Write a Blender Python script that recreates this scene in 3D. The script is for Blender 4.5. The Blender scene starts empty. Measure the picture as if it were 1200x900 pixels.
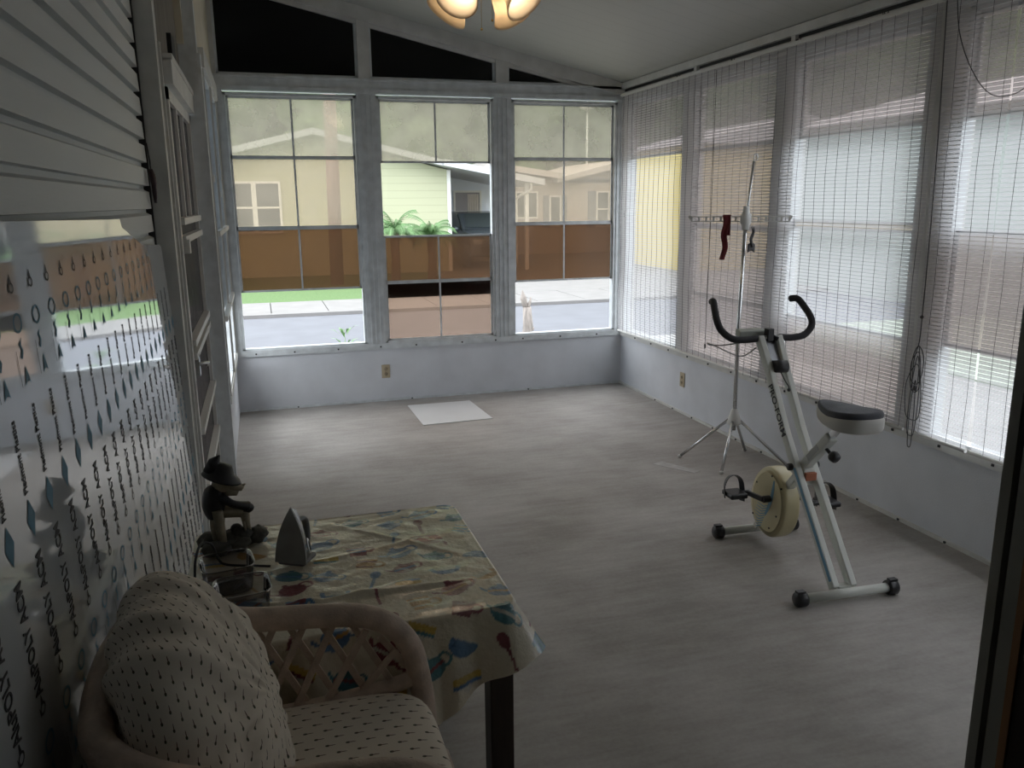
import bpy, math, random
from mathutils import Vector, Matrix, noise
random.seed(7)
C = bpy.context.scene.collection
PI = math.pi

# ---------------------------------------------------------------- camera, sky, exposure
FPX = 954.08
YAW, PITCH, ROLL = .2939, .2203, -.0097
cam_d = bpy.data.cameras.new('camera'); cam = bpy.data.objects.new('camera', cam_d); C.objects.link(cam)
cam_d.sensor_fit = 'HORIZONTAL'; cam_d.sensor_width = 36; cam_d.lens = FPX / 1200 * 36
cam_d.clip_start = .02; cam_d.clip_end = 300
fw = Vector((math.sin(YAW) * math.cos(PITCH), math.cos(YAW) * math.cos(PITCH), -math.sin(PITCH)))
rt = Vector((math.cos(YAW), -math.sin(YAW), 0)); up = rt.cross(fw)
rt2 = rt * math.cos(ROLL) + up * math.sin(ROLL); up2 = -rt * math.sin(ROLL) + up * math.cos(ROLL)
cam.matrix_world = Matrix(((rt2.x, up2.x, -fw.x, -3.101), (rt2.y, up2.y, -fw.y, -6.784), (rt2.z, up2.z, -fw.z, 1.65), (0, 0, 0, 1)))
bpy.context.scene.camera = cam
SKY = 1.75
EXPO = 1.72
w = bpy.data.worlds.new('overcast_sky'); bpy.context.scene.world = w; w.use_nodes = True
nt = w.node_tree; nt.nodes.clear()
tc = nt.nodes.new('ShaderNodeTexCoord'); sx = nt.nodes.new('ShaderNodeSeparateXYZ'); cr = nt.nodes.new('ShaderNodeValToRGB')
bg = nt.nodes.new('ShaderNodeBackground'); wo = nt.nodes.new('ShaderNodeOutputWorld')
nt.links.new(tc.outputs['Generated'], sx.inputs[0]); nt.links.new(sx.outputs['Z'], cr.inputs[0])
cr.color_ramp.elements[0].position = -.05; cr.color_ramp.elements[0].color = (.30, .32, .33, 1)
cr.color_ramp.elements[1].position = .6; cr.color_ramp.elements[1].color = (.93, .97, 1.0, 1)
e = cr.color_ramp.elements.new(.03); e.color = (.70, .75, .80, 1)
nt.links.new(cr.outputs[0], bg.inputs[0]); bg.inputs[1].default_value = SKY
nt.links.new(bg.outputs[0], wo.inputs[0])
sc = bpy.context.scene
sc.view_settings.view_transform = 'Standard'; sc.view_settings.look = 'None'
sc.view_settings.exposure = EXPO; sc.view_settings.gamma = 1; sc.view_settings.use_curve_mapping = False
try:
    sc.cycles.max_bounces = 8; sc.cycles.diffuse_bounces = 4; sc.cycles.glossy_bounces = 3
    sc.cycles.transmission_bounces = 4; sc.cycles.transparent_max_bounces = 24
    sc.cycles.use_denoising = True; sc.cycles.caustics_reflective = False; sc.cycles.caustics_refractive = False
except Exception:
    pass

# ---------------------------------------------------------------- helpers
def tag(o, label=None, cat=None, group=None, kind=None):
    if label: o['label'] = label
    if cat: o['category'] = cat
    if group: o['group'] = group
    if kind: o['kind'] = kind
    return o

def empty(name, loc=(0, 0, 0), rz=0, label=None, cat=None, group=None, kind=None):
    o = bpy.data.objects.new(name, None); C.objects.link(o); o.location = loc; o.rotation_euler = (0, 0, rz)
    o.empty_display_size = .1
    return tag(o, label, cat, group, kind)

def copy_tree(o, parent=None):
    c = o.copy(); C.objects.link(c)
    if parent: c.parent = parent
    for ch in list(o.children): copy_tree(ch, c)
    return c

class MB:
    def __init__(s): s.v = []; s.f = []; s.m = []; s.sm = []
    def add(s, vs, fs, mi=0, smooth=False):
        b = len(s.v); s.v += [tuple(p) for p in vs]
        for f in fs: s.f.append(tuple(b + i for i in f)); s.m.append(mi); s.sm.append(smooth)
        return s
    def box(s, x0, x1, y0, y1, z0, z1, mi=0):
        vs = [(x, y, z) for z in (z0, z1) for y in (y0, y1) for x in (x0, x1)]
        return s.add(vs, [(0, 2, 3, 1), (4, 5, 7, 6), (0, 1, 5, 4), (2, 6, 7, 3), (0, 4, 6, 2), (1, 3, 7, 5)], mi)
    def bar(s, a, b, wx, wy, upv=(0, 0, 1), mi=0):
        a = Vector(a); b = Vector(b); d = (b - a).normalized(); u = Vector(upv)
        r = d.cross(u)
        if r.length < 1e-4: r = d.cross(Vector((0, 1, 0)))
        r.normalize(); u = r.cross(d)
        vs = []
        for p in (a, b):
            for i, j in ((-1, -1), (1, -1), (1, 1), (-1, 1)): vs.append(p + r * (i * wx / 2) + u * (j * wy / 2))
        return s.add(vs, [(3, 2, 1, 0), (4, 5, 6, 7), (0, 1, 5, 4), (1, 2, 6, 5), (2, 3, 7, 6), (3, 0, 4, 7)], mi)
    def tube(s, pts, r, n=12, closed=False, mi=0, flat=1.0, cap=True):
        pts = [Vector(p) for p in pts]; N = len(pts)
        rs = r if isinstance(r, (list, tuple)) else [r] * N
        T = []
        for i in range(N):
            if closed: t = pts[(i + 1) % N] - pts[i - 1]
            else: t = pts[min(i + 1, N - 1)] - pts[max(i - 1, 0)]
            T.append(t.normalized())
        ref = Vector((0, 0, 1)) if abs(T[0].z) < .9 else Vector((0, 1, 0))
        u = (ref - T[0] * ref.dot(T[0])).normalized()
        vs = []
        for i in range(N):
            u = (u - T[i] * u.dot(T[i])).normalized(); v = T[i].cross(u)
            for k in range(n):
                a = 2 * PI * k / n; vs.append(pts[i] + (u * math.cos(a) * flat + v * math.sin(a)) * rs[i])
        fs = []
        for i in range(N if closed else N - 1):
            j = (i + 1) % N
            for k in range(n):
                l = (k + 1) % n; fs.append((i * n + k, i * n + l, j * n + l, j * n + k))
        b = len(s.v); s.add(vs, fs, mi, True)
        if not closed and cap:
            s.f.append(tuple(b + k for k in range(n - 1, -1, -1))); s.m.append(mi); s.sm.append(False)
            s.f.append(tuple(b + (N - 1) * n + k for k in range(n))); s.m.append(mi); s.sm.append(False)
        return s
    def lathe(s, prof, origin=(0, 0, 0), axis=(0, 0, 1), n=24, mi=0):
        o = Vector(origin); q = Vector((0, 0, 1)).rotation_difference(Vector(axis).normalized())
        vs = []
        for r, z in prof:
            for k in range(n):
                a = 2 * PI * k / n; vs.append(o + q @ Vector((r * math.cos(a), r * math.sin(a), z)))
        fs = [(i * n + k, i * n + (k + 1) % n, (i + 1) * n + (k + 1) % n, (i + 1) * n + k) for i in range(len(prof) - 1) for k in range(n)]
        return s.add(vs, fs, mi, True)
    def prism(s, poly, fn0, fn1, mi=0):
        n = len(poly); vs = [fn0(*p) for p in poly] + [fn1(*p) for p in poly]
        fs = [tuple(range(n - 1, -1, -1)), tuple(range(n, 2 * n))] + [(i, (i + 1) % n, n + (i + 1) % n, n + i) for i in range(n)]
        return s.add(vs, fs, mi)
    def ball(s, c, r, n=16, mi=0, nz=0, seed=0):
        rx, ry, rz = r if isinstance(r, (tuple, list)) else (r, r, r)
        vs = []; m = n // 2
        for i in range(m + 1):
            th = PI * i / m
            for k in range(n):
                a = 2 * PI * k / n; d = Vector((math.sin(th) * math.cos(a), math.sin(th) * math.sin(a), math.cos(th)))
                f = 1 + (nz * noise.noise(d * 2.2 + Vector((seed, seed * 2, 0))) if nz else 0)
                vs.append((c[0] + d.x * rx * f, c[1] + d.y * ry * f, c[2] + d.z * rz * f))
        fs = [(i * n + k, (i + 1) * n + k, (i + 1) * n + (k + 1) % n, i * n + (k + 1) % n) for i in range(m) for k in range(n)]
        return s.add(vs, fs, mi, True)
    def grid(s, fn, nu, nv, mi=0):
        vs = [fn(i / nu, j / nv) for j in range(nv + 1) for i in range(nu + 1)]
        fs = [(j * (nu + 1) + i, j * (nu + 1) + i + 1, (j + 1) * (nu + 1) + i + 1, (j + 1) * (nu + 1) + i) for j in range(nv) for i in range(nu)]
        return s.add(vs, fs, mi, True)
    def text(s, txt, size, M, depth=.0006, mi=0):
        cu = bpy.data.curves.new('t', 'FONT'); cu.body = txt; cu.size = size; cu.extrude = depth / 2; cu.align_x = 'CENTER'; cu.align_y = 'CENTER'
        cu.resolution_u = 3; cu.offset = size * .012
        ob = bpy.data.objects.new('t', cu); C.objects.link(ob)
        me = bpy.data.meshes.new_from_object(ob.evaluated_get(bpy.context.evaluated_depsgraph_get()))
        s.add([M @ v.co for v in me.vertices], [tuple(p.vertices) for p in me.polygons], mi)
        bpy.data.objects.remove(ob); bpy.data.curves.remove(cu); bpy.data.meshes.remove(me)
        return s
    def build(s, name, mats, parent=None, kind=None, bevel=0, subsurf=0, origin=None):
        me = bpy.data.meshes.new(name)
        vs = s.v
        if origin is not None:
            vs = [(a - origin[0], b - origin[1], c - origin[2]) for a, b, c in vs]
        me.from_pydata(vs, [], s.f)
        if not isinstance(mats, (list, tuple)): mats = [mats]
        for m in mats: me.materials.append(m)
        me.polygons.foreach_set('material_index', s.m); me.polygons.foreach_set('use_smooth', s.sm)
        me.update()
        o = bpy.data.objects.new(name, me); C.objects.link(o)
        if parent: o.parent = parent
        if origin is not None: o.location = origin
        if kind: o['kind'] = kind
        if bevel:
            b = o.modifiers.new('bevel', 'BEVEL'); b.width = bevel; b.segments = 2; b.limit_method = 'ANGLE'
        if subsurf:
            b = o.modifiers.new('sub', 'SUBSURF'); b.levels = subsurf; b.render_levels = subsurf
        return o

def catmull(pts, k=6, closed=False):
    P = [Vector(p) for p in pts]; n = len(P); out = []
    rng = range(n if closed else n - 1)
    for i in rng:
        if closed: a, b, c, d = P[i - 1], P[i], P[(i + 1) % n], P[(i + 2) % n]
        else: a, b, c, d = P[max(i - 1, 0)], P[i], P[i + 1], P[min(i + 2, n - 1)]
        for j in range(k):
            t = j / k
            out.append(.5 * ((2 * b) + (c - a) * t + (2 * a - 5 * b + 4 * c - d) * t * t + (3 * b - a - 3 * c + d) * t ** 3))
    if not closed: out.append(P[-1])
    return out

# ---------------------------------------------------------------- materials
def newmat(name):
    m = bpy.data.materials.new(name); m.use_nodes = True; nt = m.node_tree
    return m, nt, nt.nodes['Principled BSDF'], nt.nodes['Material Output']

def mat(name, col, rough=.6, metal=0, spec=.5, var=0, vscale=8, bump=0, bscale=60, stretch=None, coat=0, trans=0):
    m, nt, p, out = newmat(name)
    p.inputs['Base Color'].default_value = (*col, 1); p.inputs['Roughness'].default_value = rough
    p.inputs['Metallic'].default_value = metal; p.inputs['Specular IOR Level'].default_value = spec
    p.inputs['Coat Weight'].default_value = coat; p.inputs['Transmission Weight'].default_value = trans
    if var or bump:
        tc = nt.nodes.new('ShaderNodeTexCoord'); mp = nt.nodes.new('ShaderNodeMapping')
        nt.links.new(tc.outputs['Object'], mp.inputs[0])
        if stretch: mp.inputs['Scale'].default_value = stretch
    if var:
        n = nt.nodes.new('ShaderNodeTexNoise'); n.inputs['Scale'].default_value = vscale; n.inputs['Detail'].default_value = 5
        nt.links.new(mp.outputs[0], n.inputs['Vector'])
        r = nt.nodes.new('ShaderNodeValToRGB')
        r.color_ramp.elements[0].position = .3; r.color_ramp.elements[1].position = .7
        r.color_ramp.elements[0].color = (*[c * (1 - var) for c in col], 1); r.color_ramp.elements[1].color = (*[min(1, c * (1 + var)) for c in col], 1)
        nt.links.new(n.outputs[0], r.inputs[0]); nt.links.new(r.outputs[0], p.inputs['Base Color'])
    if bump:
        n2 = nt.nodes.new('ShaderNodeTexNoise'); n2.inputs['Scale'].default_value = bscale; n2.inputs['Detail'].default_value = 4
        nt.links.new(mp.outputs[0], n2.inputs['Vector'])
        b = nt.nodes.new('ShaderNodeBump'); b.inputs['Strength'].default_value = bump; b.inputs['Distance'].default_value = .01
        nt.links.new(n2.outputs[0], b.inputs['Height']); nt.links.new(b.outputs[0], p.inputs['Normal'])
    return m

def pane_mat(name, tint, haze, hazecol, gloss=.06):
    """tinted, dusty vinyl glazing: see-through, with a little milky scatter and a soft gloss"""
    m, nt, p, out = newmat(name); nt.nodes.remove(p)
    t = nt.nodes.new('ShaderNodeBsdfTransparent'); t.inputs[0].default_value = (*tint, 1)
    tl = nt.nodes.new('ShaderNodeBsdfTranslucent'); tl.inputs[0].default_value = (*hazecol, 1)
    g = nt.nodes.new('ShaderNodeBsdfGlossy'); g.inputs['Roughness'].default_value = .12; g.inputs[0].default_value = (.8, .8, .8, 1)
    n = nt.nodes.new('ShaderNodeTexNoise'); n.inputs['Scale'].default_value = 5; n.inputs['Detail'].default_value = 6
    tc = nt.nodes.new('ShaderNodeTexCoord'); nt.links.new(tc.outputs['Object'], n.inputs['Vector'])
    mr = nt.nodes.new('ShaderNodeMapRange'); mr.inputs[1].default_value = .3; mr.inputs[2].default_value = .7
    mr.inputs[3].default_value = haze * .82; mr.inputs[4].default_value = min(1, haze * 1.18)
    nt.links.new(n.outputs[0], mr.inputs[0])
    a = nt.nodes.new('ShaderNodeMixShader'); b = nt.nodes.new('ShaderNodeMixShader')
    nt.links.new(mr.outputs[0], a.inputs[0]); nt.links.new(t.outputs[0], a.inputs[1]); nt.links.new(tl.outputs[0], a.inputs[2])
    b.inputs[0].default_value = gloss; nt.links.new(a.outputs[0], b.inputs[1]); nt.links.new(g.outputs[0], b.inputs[2])
    nt.links.new(b.outputs[0], out.inputs[0])
    return m

ALU = mat('weathered_aluminium', (.60, .63, .65), .5, .15, .4, var=.12, vscale=14)
ALUW = mat('white_painted_aluminium', (.58, .58, .56), .5, 0, .4, var=.10, vscale=9)
CREAM = mat('cream_wall_panel', (.60, .55, .44), .7, var=.06, vscale=5)
KNEE = mat('stucco_panel_grey', (.60, .62, .66), .75, 0, .3, var=.06, vscale=4, bump=.15, bscale=130)
SIDING = mat('vinyl_siding_grey', (.58, .61, .61), .55, 0, .4, var=.08, vscale=3, bump=.12, bscale=90, stretch=(1, .15, 1))
DARK = mat('dark_rubber', (.015, .015, .017), .55)
BLACKP = mat('black_plastic', (.022, .022, .025), .4)
GRIP = mat('black_foam_grip', (.020, .020, .024), .75, bump=.3, bscale=300)
CHROME = mat('chrome', (.62, .63, .64), .22, 1)
STEELG = mat('brushed_steel_grey', (.30, .31, .33), .35, .8)
WHITEP = mat('off_white_enamel', (.60, .62, .58), .3, 0, .5, var=.04, vscale=6)
BEIGEP = mat('beige_plastic', (.52, .46, .28), .4, var=.05, vscale=6)
BLUEP = mat('blue_stripe_paint', (.14, .30, .42), .4)
WHITEM = mat('white_plastic', (.66, .66, .64), .5)
OUTL = mat('beige_outlet_plastic', (.42, .35, .24), .5)
WOODD = mat('dark_brown_wood', (.035, .022, .016), .45, var=.3, vscale=6, stretch=(8, 8, 1))
WOODB = mat('reddish_wood_trim', (.42, .22, .10), .5, var=.3, vscale=7, stretch=(8, 8, .6))
TRIMD = mat('door_jamb_paint', (.46, .45, .40), .6, var=.15, vscale=8)
REDC = mat('dark_red_cloth', (.10, .008, .012), .85, bump=.3, bscale=200)
RATTAN = mat('whitewashed_rattan', (.54, .42, .34), .5, var=.22, vscale=22, stretch=(1, 1, 1), bump=.2, bscale=160)
INK = mat('black_ink', (.02, .02, .025), .6)
INKB = mat('blue_ink', (.07, .20, .29), .6)
P_GREY = pane_mat('smoke_vinyl', (.66, .63, .56), .30, (.56, .55, .49), .03)
P_SIDE = pane_mat('dim_smoke_vinyl', (.11, .10, .10), .10, (.3, .3, .28))
P_CLEAR = pane_mat('light_smoke_vinyl', (.74, .68, .60), .24, (.54, .51, .46), .03)
P_PINK = pane_mat('bronze_vinyl', (.64, .59, .57), .22, (.50, .47, .46), .03)
P_BAY = pane_mat('blue_grey_vinyl', (.24, .27, .30), .22, (.36, .40, .42), .03)
P_ROSE = pane_mat('rose_vinyl', (.66, .56, .49), .16, (.40, .34, .30), .02)
P_DEEP = pane_mat('overlapped_bronze_vinyl', (.05, .03, .025), .06, (.2, .12, .08), .03)
P_AMBER = pane_mat('stacked_bronze_vinyl', (.37, .27, .20), .22, (.27, .21, .16), .02)
P_DARK = pane_mat('black_tinted_panel', (.012, .012, .014), .012, (.3, .3, .3), .03)

# floor: worn concrete with long trowel streaks
def floor_mat():
    m, nt, p, out = newmat('painted_concrete_floor')
    tc = nt.nodes.new('ShaderNodeTexCoord')
    def nz(sc, stretch, det=6, rough=.6):
        mp = nt.nodes.new('ShaderNodeMapping'); mp.inputs['Scale'].default_value = stretch
        nt.links.new(tc.outputs['Object'], mp.inputs[0])
        n = nt.nodes.new('ShaderNodeTexNoise'); n.inputs['Scale'].default_value = sc; n.inputs['Detail'].default_value = det
        n.inputs['Roughness'].default_value = rough; nt.links.new(mp.outputs[0], n.inputs['Vector']); return n
    a = nz(1.6, (1, 1.3, 1)); b = nz(9, (.35, 2.2, 1), 8, .7); c = nz(55, (1, 1, 1), 4)
    r1 = nt.nodes.new('ShaderNodeValToRGB'); r1.color_ramp.elements[0].position = .39; r1.color_ramp.elements[1].position = .62
    r1.color_ramp.elements[0].color = (.27, .25, .23, 1); r1.color_ramp.elements[1].color = (.43, .41, .39, 1)
    mx = nt.nodes.new('ShaderNodeMath'); mx.operation = 'MULTIPLY_ADD'; mx.inputs[1].default_value = .55
    ad = nt.nodes.new('ShaderNodeMath'); ad.operation = 'MULTIPLY'; ad.inputs[1].default_value = .30
    ad2 = nt.nodes.new('ShaderNodeMath'); ad2.operation = 'MULTIPLY_ADD'; ad2.inputs[1].default_value = .15
    nt.links.new(b.outputs[0], ad.inputs[0]); nt.links.new(c.outputs[0], ad2.inputs[0]); nt.links.new(ad.outputs[0], ad2.inputs[2])
    nt.links.new(a.outputs[0], mx.inputs[0]); nt.links.new(ad2.outputs[0], mx.inputs[2])
    nt.links.new(mx.outputs[0], r1.inputs[0]); nt.links.new(r1.outputs[0], p.inputs['Base Color'])
    p.inputs['Roughness'].default_value = .62; p.inputs['Specular IOR Level'].default_value = .35
    bm = nt.nodes.new('ShaderNodeBump'); bm.inputs['Strength'].default_value = .25; bm.inputs['Distance'].default_value = .004
    nt.links.new(ad2.outputs[0], bm.inputs['Height']); nt.links.new(bm.outputs[0], p.inputs['Normal'])
    return m
FLOOR = floor_mat()

def wave_mat(name, col, axis, scale, rough=.6, strength=.3, dark=.85, dist=.01):
    m, nt, p, out = newmat(name)
    tc = nt.nodes.new('ShaderNodeTexCoord'); wv = nt.nodes.new('ShaderNodeTexWave'); wv.bands_direction = axis; wv.wave_profile = 'SAW'
    wv.inputs['Scale'].default_value = scale; nt.links.new(tc.outputs['Object'], wv.inputs['Vector'])
    r = nt.nodes.new('ShaderNodeValToRGB'); r.color_ramp.elements[0].position = 0; r.color_ramp.elements[1].position = .12
    r.color_ramp.elements[0].color = (*[c * dark for c in col], 1); r.color_ramp.elements[1].color = (*col, 1)
    nt.links.new(wv.outputs[0], r.inputs[0]); nt.links.new(r.outputs[0], p.inputs['Base Color'])
    b = nt.nodes.new('ShaderNodeBump'); b.inputs['Strength'].default_value = strength; b.inputs['Distance'].default_value = dist
    nt.links.new(wv.outputs[0], b.inputs['Height']); nt.links.new(b.outputs[0], p.inputs['Normal'])
    p.inputs['Roughness'].default_value = rough
    return m
CEIL = wave_mat('ribbed_ceiling_pan', (.42, .43, .40), 'Y', 1.9, .5, .25, .9)

# ================================================================ STRUCTURE
ROOM_Y0 = -6.25      # back wall face
XL = -3.36           # left knee wall face
XS = -3.52           # face of the house siding
def ceil_z(x): return 2.625 - .222 * x
MB().box(-3.9, .12, -6.4, .12, -.12, 0).build('floor', FLOOR, kind='structure')
m = MB()
m.prism([(-4.3, ceil_z(-4.3)), (.45, ceil_z(.45)), (.45, ceil_z(.45) + .09), (-4.3, ceil_z(-4.3) + .09)], lambda x, z: (x, -6.4, z), lambda x, z: (x, .35, z))
m.build('ceiling', CEIL, kind='structure')

# --- far wall: knee wall, sill, posts, header, sloped top rail
S, HB, HT = .497, 2.475, 2.60
m = MB()
m.box(-3.46, .12, 0, .10, -.12, S - .035)
m.build('wall_far', KNEE, kind='structure')
m = MB()
m.box(-3.46, 0.06, -.022, .09, S - .045, S + .005)                    # sill rail
m.box(-3.46, 0.06, -.03, .09, HB + .015, HB + .045); m.box(-3.46, 0.06, -.018, .09, HB + .045, HT - .02); m.box(-3.46, .06, -.03, .09, HT - .02, HT)
m.box(-3.36, 0, -.012, 0, .0, .018)
for x in (-3.2, -2.9, -2.55, -2.2, -1.9, -1.5, -1.2, -.95, -.6, -.25): m.box(x - .006, x + .006, -.028, -.02, S - .03, S - .018, 1)
for x in (-2.9, -1.95, -.9): m.box(x - .006, x + .006, -.018, -.01, .004, .014, 1)
for a, b in ((-3.42, -3.30), (-2.305, -2.155), (-1.19, -1.035), (-.075, .06)):
    m.box(a, b, -.02, .085, S, HB + .02)
    for k in range(1, 4):
        xx = a + (b - a) * k / 4; m.box(xx - .004, xx + .004, -.028, -.02, S, HB)
m.build('trim_1', [ALU, DARK], kind='structure')
m = MB()
for a, b in ((-3.42, -3.33), (-2.28, -2.185), (-1.165, -1.06)):
    m.box(a, b, -.02, .085, HT, ceil_z(b) - .03)
m.prism([(-3.42, ceil_z(-3.42) - .10), (.05, ceil_z(.05) - .10), (.05, ceil_z(.05)), (-3.42, ceil_z(-3.42))], lambda x, z: (x, -.03, z), lambda x, z: (x, .09, z))
m.prism([(-3.42, ceil_z(-3.42) - .13), (.05, ceil_z(.05) - .13), (.05, ceil_z(.05) - .10), (-3.42, ceil_z(-3.42) - .10)], lambda x, z: (x, .0, z), lambda x, z: (x, .07, z))
m.build('trim_2', ALUW, kind='structure')
n_win = [0]
def win_name(): n_win[0] += 1; return 'window_%d' % n_win[0]
# transom panels above the header
for a, b in ((-3.33, -2.28), (-2.185, -1.165), (-1.06, -.03)):
    f = MB(); zt = lambda x: ceil_z(x) - .115
    b2 = b
    f.prism([(a, HT), (b2, HT), (b2, HT + .02), (a, HT + .02)], lambda x, z: (x, .015, z), lambda x, z: (x, .05, z))
    f.box(a, a + .018, .015, .05, HT, zt(a))
    f.box(b - .018, b, .015, .05, HT, max(HT + .02, zt(b)))
    fo = f.build(win_name(), ALU, kind='structure')
    zb = zt(b)
    if zb > HT + .02: poly = [(a, HT + .01), (b, HT + .01), (b, zb + .01), (a, zt(a) + .01)]
    else:
        xb = (2.625 - .115 - HT - .01) / .222; poly = [(a, HT + .01), (xb, HT + .01), (a, zt(a) + .01)]
    MB().prism(poly, lambda x, z: (x, .030, z), lambda x, z: (x, .034, z)).build('pane', P_DARK, fo)

# vinyl windows; axis 'x' on the far wall, 'y' on the side walls (a..b along the wall, d = depth coordinate, s = inward sign)
def vwindow(a, b, tiers, frame_m, axis='x', d=0.0, sgn=-1, z0=S, z1=HB, fw_=.022):
    """tiers: list of (zlo, zhi, material or None, muntin)"""
    def bx(mb, u0, u1, v0, v1, zz0, zz1):
        v0, v1 = sorted((d + sgn * v0, d + sgn * v1))
        if axis == 'x': mb.box(u0, u1, v0, v1, zz0, zz1)
        else: mb.box(v0, v1, u0, u1, zz0, zz1)
    f = MB()
    bx(f, a, a + fw_, -.05, .01, z0, z1); bx(f, b - fw_, b, -.05, .01, z0, z1)
    bx(f, a, b, -.05, .01, z1 - fw_, z1); bx(f, a, b, -.05, .01, z0, z0 + fw_ * .8)
    fo = f.build(win_name(), frame_m, kind='structure')
    for i, (zl, zh, mt, mun) in enumerate(tiers):
        if mt is None: continue
        off = -.036 + .010 * i
        sa = MB()
        ia, ib = a + fw_ + .001, b - fw_ - .001
        bx(sa, ia, ia + .016, off - .006, off + .006, zl, zh); bx(sa, ib - .016, ib, off - .006, off + .006, zl, zh)
        bx(sa, ia, ib, off - .006, off + .006, zl, zl + .016); bx(sa, ia, ib, off - .006, off + .006, zh - .016, zh)
        if mun:
            c = (ia + ib) / 2; bx(sa, c - .007, c + .007, off - .005, off + .005, zl, zh)
        so = sa.build('sash', frame_m, fo)
        pn = MB(); bx(pn, ia + .014, ib - .014, off - .0015, off + .0015, zl + .014, zh - .014)
        pn.build('pane', mt, so)
    return fo
T1 = [(2.00, 2.453, P_GREY, 1), (1.462, 2.005, P_CLEAR, 1), (.965, 1.465, P_AMBER, 1)]
T2 = [(1.965, 2.453, P_GREY, 1), (1.00, 1.385, P_AMBER, 1), (.515, 1.005, P_ROSE, 1)]
vwindow(-3.30, -2.305, T1, ALU)
w2_ = vwindow(-2.155, -1.19, T2, ALU)
MB().box(-2.12, -1.225, .024, .027,   .872, 1.0).build('pane', P_DEEP, w2_)
vwindow(-1.035, -.075, T1, ALU)

# --- right wall
m = MB(); m.box(0, .10, ROOM_Y0, 0.0, -.12, S - .035)
m.build('wall_right', KNEE, kind='structure')
m = MB()
m.box(-.022, .09, ROOM_Y0, -.022, S - .045, S + .005)
m.box(-.03, .09, ROOM_Y0, -.03, HB + .015, HB + .055); m.box(-.018, .09, ROOM_Y0, -.018, HB + .055, 2.60)
m.box(-.05, .09, ROOM_Y0, -.03, 2.580, 2.63); m.box(-.0195, -.0175, ROOM_Y0, -.03, 2.560, 2.580, 1)
m.box(-.014, 0, ROOM_Y0, -.012, 0, .018)
yy = -.35
while yy > -5.6:
    m.box(-.028, -.02, yy - .006, yy + .006, S - .03, S - .018, 1)
    m.box(-.02, -.012, yy - .006 - .4, yy + .006 - .4, .004, .014, 1); yy -= .31
for a in (-1.27, -2.41, -3.65, -4.85):                                 # header joints
    m.box(-.042, -.018, a - .02, a + .02, HB + .05, 2.58)
R = [(-1.08, -.075), (-2.24, -1.22), (-3.46, -2.42), (-4.68, -3.66), (-5.9, -4.88)]
for a, b in ((-.08, .06), (-1.22, -1.08), (-2.42, -2.24), (-3.66, -3.46), (-4.88, -4.68), (ROOM_Y0, -5.9)):
    m.box(-.012, .085, a, b, S, HB + .02)
m.build('trim_3', [ALUW, DARK], kind='structure')
vwindow(*R[0], [(2.00, 2.453, P_PINK, 0)], ALU, 'y', 0, -1)
vwindow(*R[1], [(2.00, 2.453, P_PINK, 0), (1.462, 2.005, P_PINK, 0), (.965, 1.465, P_PINK, 0), (.515, .97, P_PINK, 0)], ALU, 'y', 0, -1)
vwindow(*R[2], [(2.00, 2.453, P_PINK, 0), (1.475, 1.53, P_CLEAR, 0), (.515, .95, P_PINK, 0)], ALU, 'y', 0, -1)
vwindow(*R[3], [(2.00, 2.453, P_PINK, 0), (.95, 1.5, P_PINK, 0)], ALU, 'y', 0, -1)
vwindow(*R[4], [(2.00, 2.453, P_PINK, 0), (1.462, 2.005, P_PINK, 0)], ALU, 'y', 0, -1)

# --- left wall: knee wall + windows at the far end, then the screen door bay, then the house siding
m = MB(); m.box(-3.46, XL, -1.66, 0, -.12, S - .03)
m.build('wall_left', KNEE, kind='structure')
m = MB()
m.box(-3.46, XL + .02, -1.66, -.02, S - .04, S + .005)
for x in (0,): m.box(-3.46, XL + .03, -1.66, -.03, 2.40, HB + .03)
for a, b in ((-.09, .0), (-.86, -.80), (-1.66, -1.58)): m.box(-3.45, XL + .012, a, b, S, 2.42)
for a in (-.05, -.83, -1.62): m.box(XL + .012, XL + .022, a - .005, a + .005, S, 2.40)
m.build('trim_4', ALUW, kind='structure')
TL = [(2.00, 2.39, P_BAY, 0), (1.48, 2.005, P_BAY, 0), (.965, 1.485, P_BAY, 0)]
w1 = vwindow(-.80, -.09, TL, ALU, 'y', XL, 1, S, 2.40)
w2 = vwindow(-1.58, -.86, TL, ALU, 'y', XL, 1, S, 2.40)
m = MB()
m.box(XL + .008, XL + .035, -.80, -.09, 1.465, 1.495); m.box(XL + .008, XL + .035, -.80, -.09, .955, .985); m.box(XL + .008, XL + .028, -.78, -.74, 1.70, 1.74)
m.build('rail', WHITEM, w1)
m = MB()
m.box(XL + .008, XL + .035, -1.58, -.86, 1.465, 1.495); m.box(XL + .008, XL + .035, -1.58, -.86, .955, .985); m.box(XL + .008, XL + .028, -1.56, -1.52, 1.78, 1.82)
m.build('rail', WHITEM, w2)
# cream panel above the header, up to the ceiling
m = MB(); m.box(-3.46, XL, -1.66, 0, HB + .03, ceil_z(-3.36) + .02); m.box(-3.46, -3.42, -1.80, -1.66, 2.5, ceil_z(-3.36) + .05)
m.build('wall_left_upper', CREAM, kind='structure')
# posts
m = MB(); m.box(-3.46, XL + .0, -1.76, -1.66, 0, ceil_z(-3.36)); m.box(XL - .004, XL + .016, -1.755, -1.665, 0, 2.46)
m.box(XL + .014, XL + .022, -1.72, -1.70, .9, .93); m.build('trim_5', ALU, kind='structure')
m = MB(); m.box(-3.56, -3.445, -3.06, -2.97, 0, ceil_z(-3.5)); m.box(-3.455, -3.435, -2.99, -2.965, 0, 2.3)
m.build('trim_6', ALUW, kind='structure')
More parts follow.
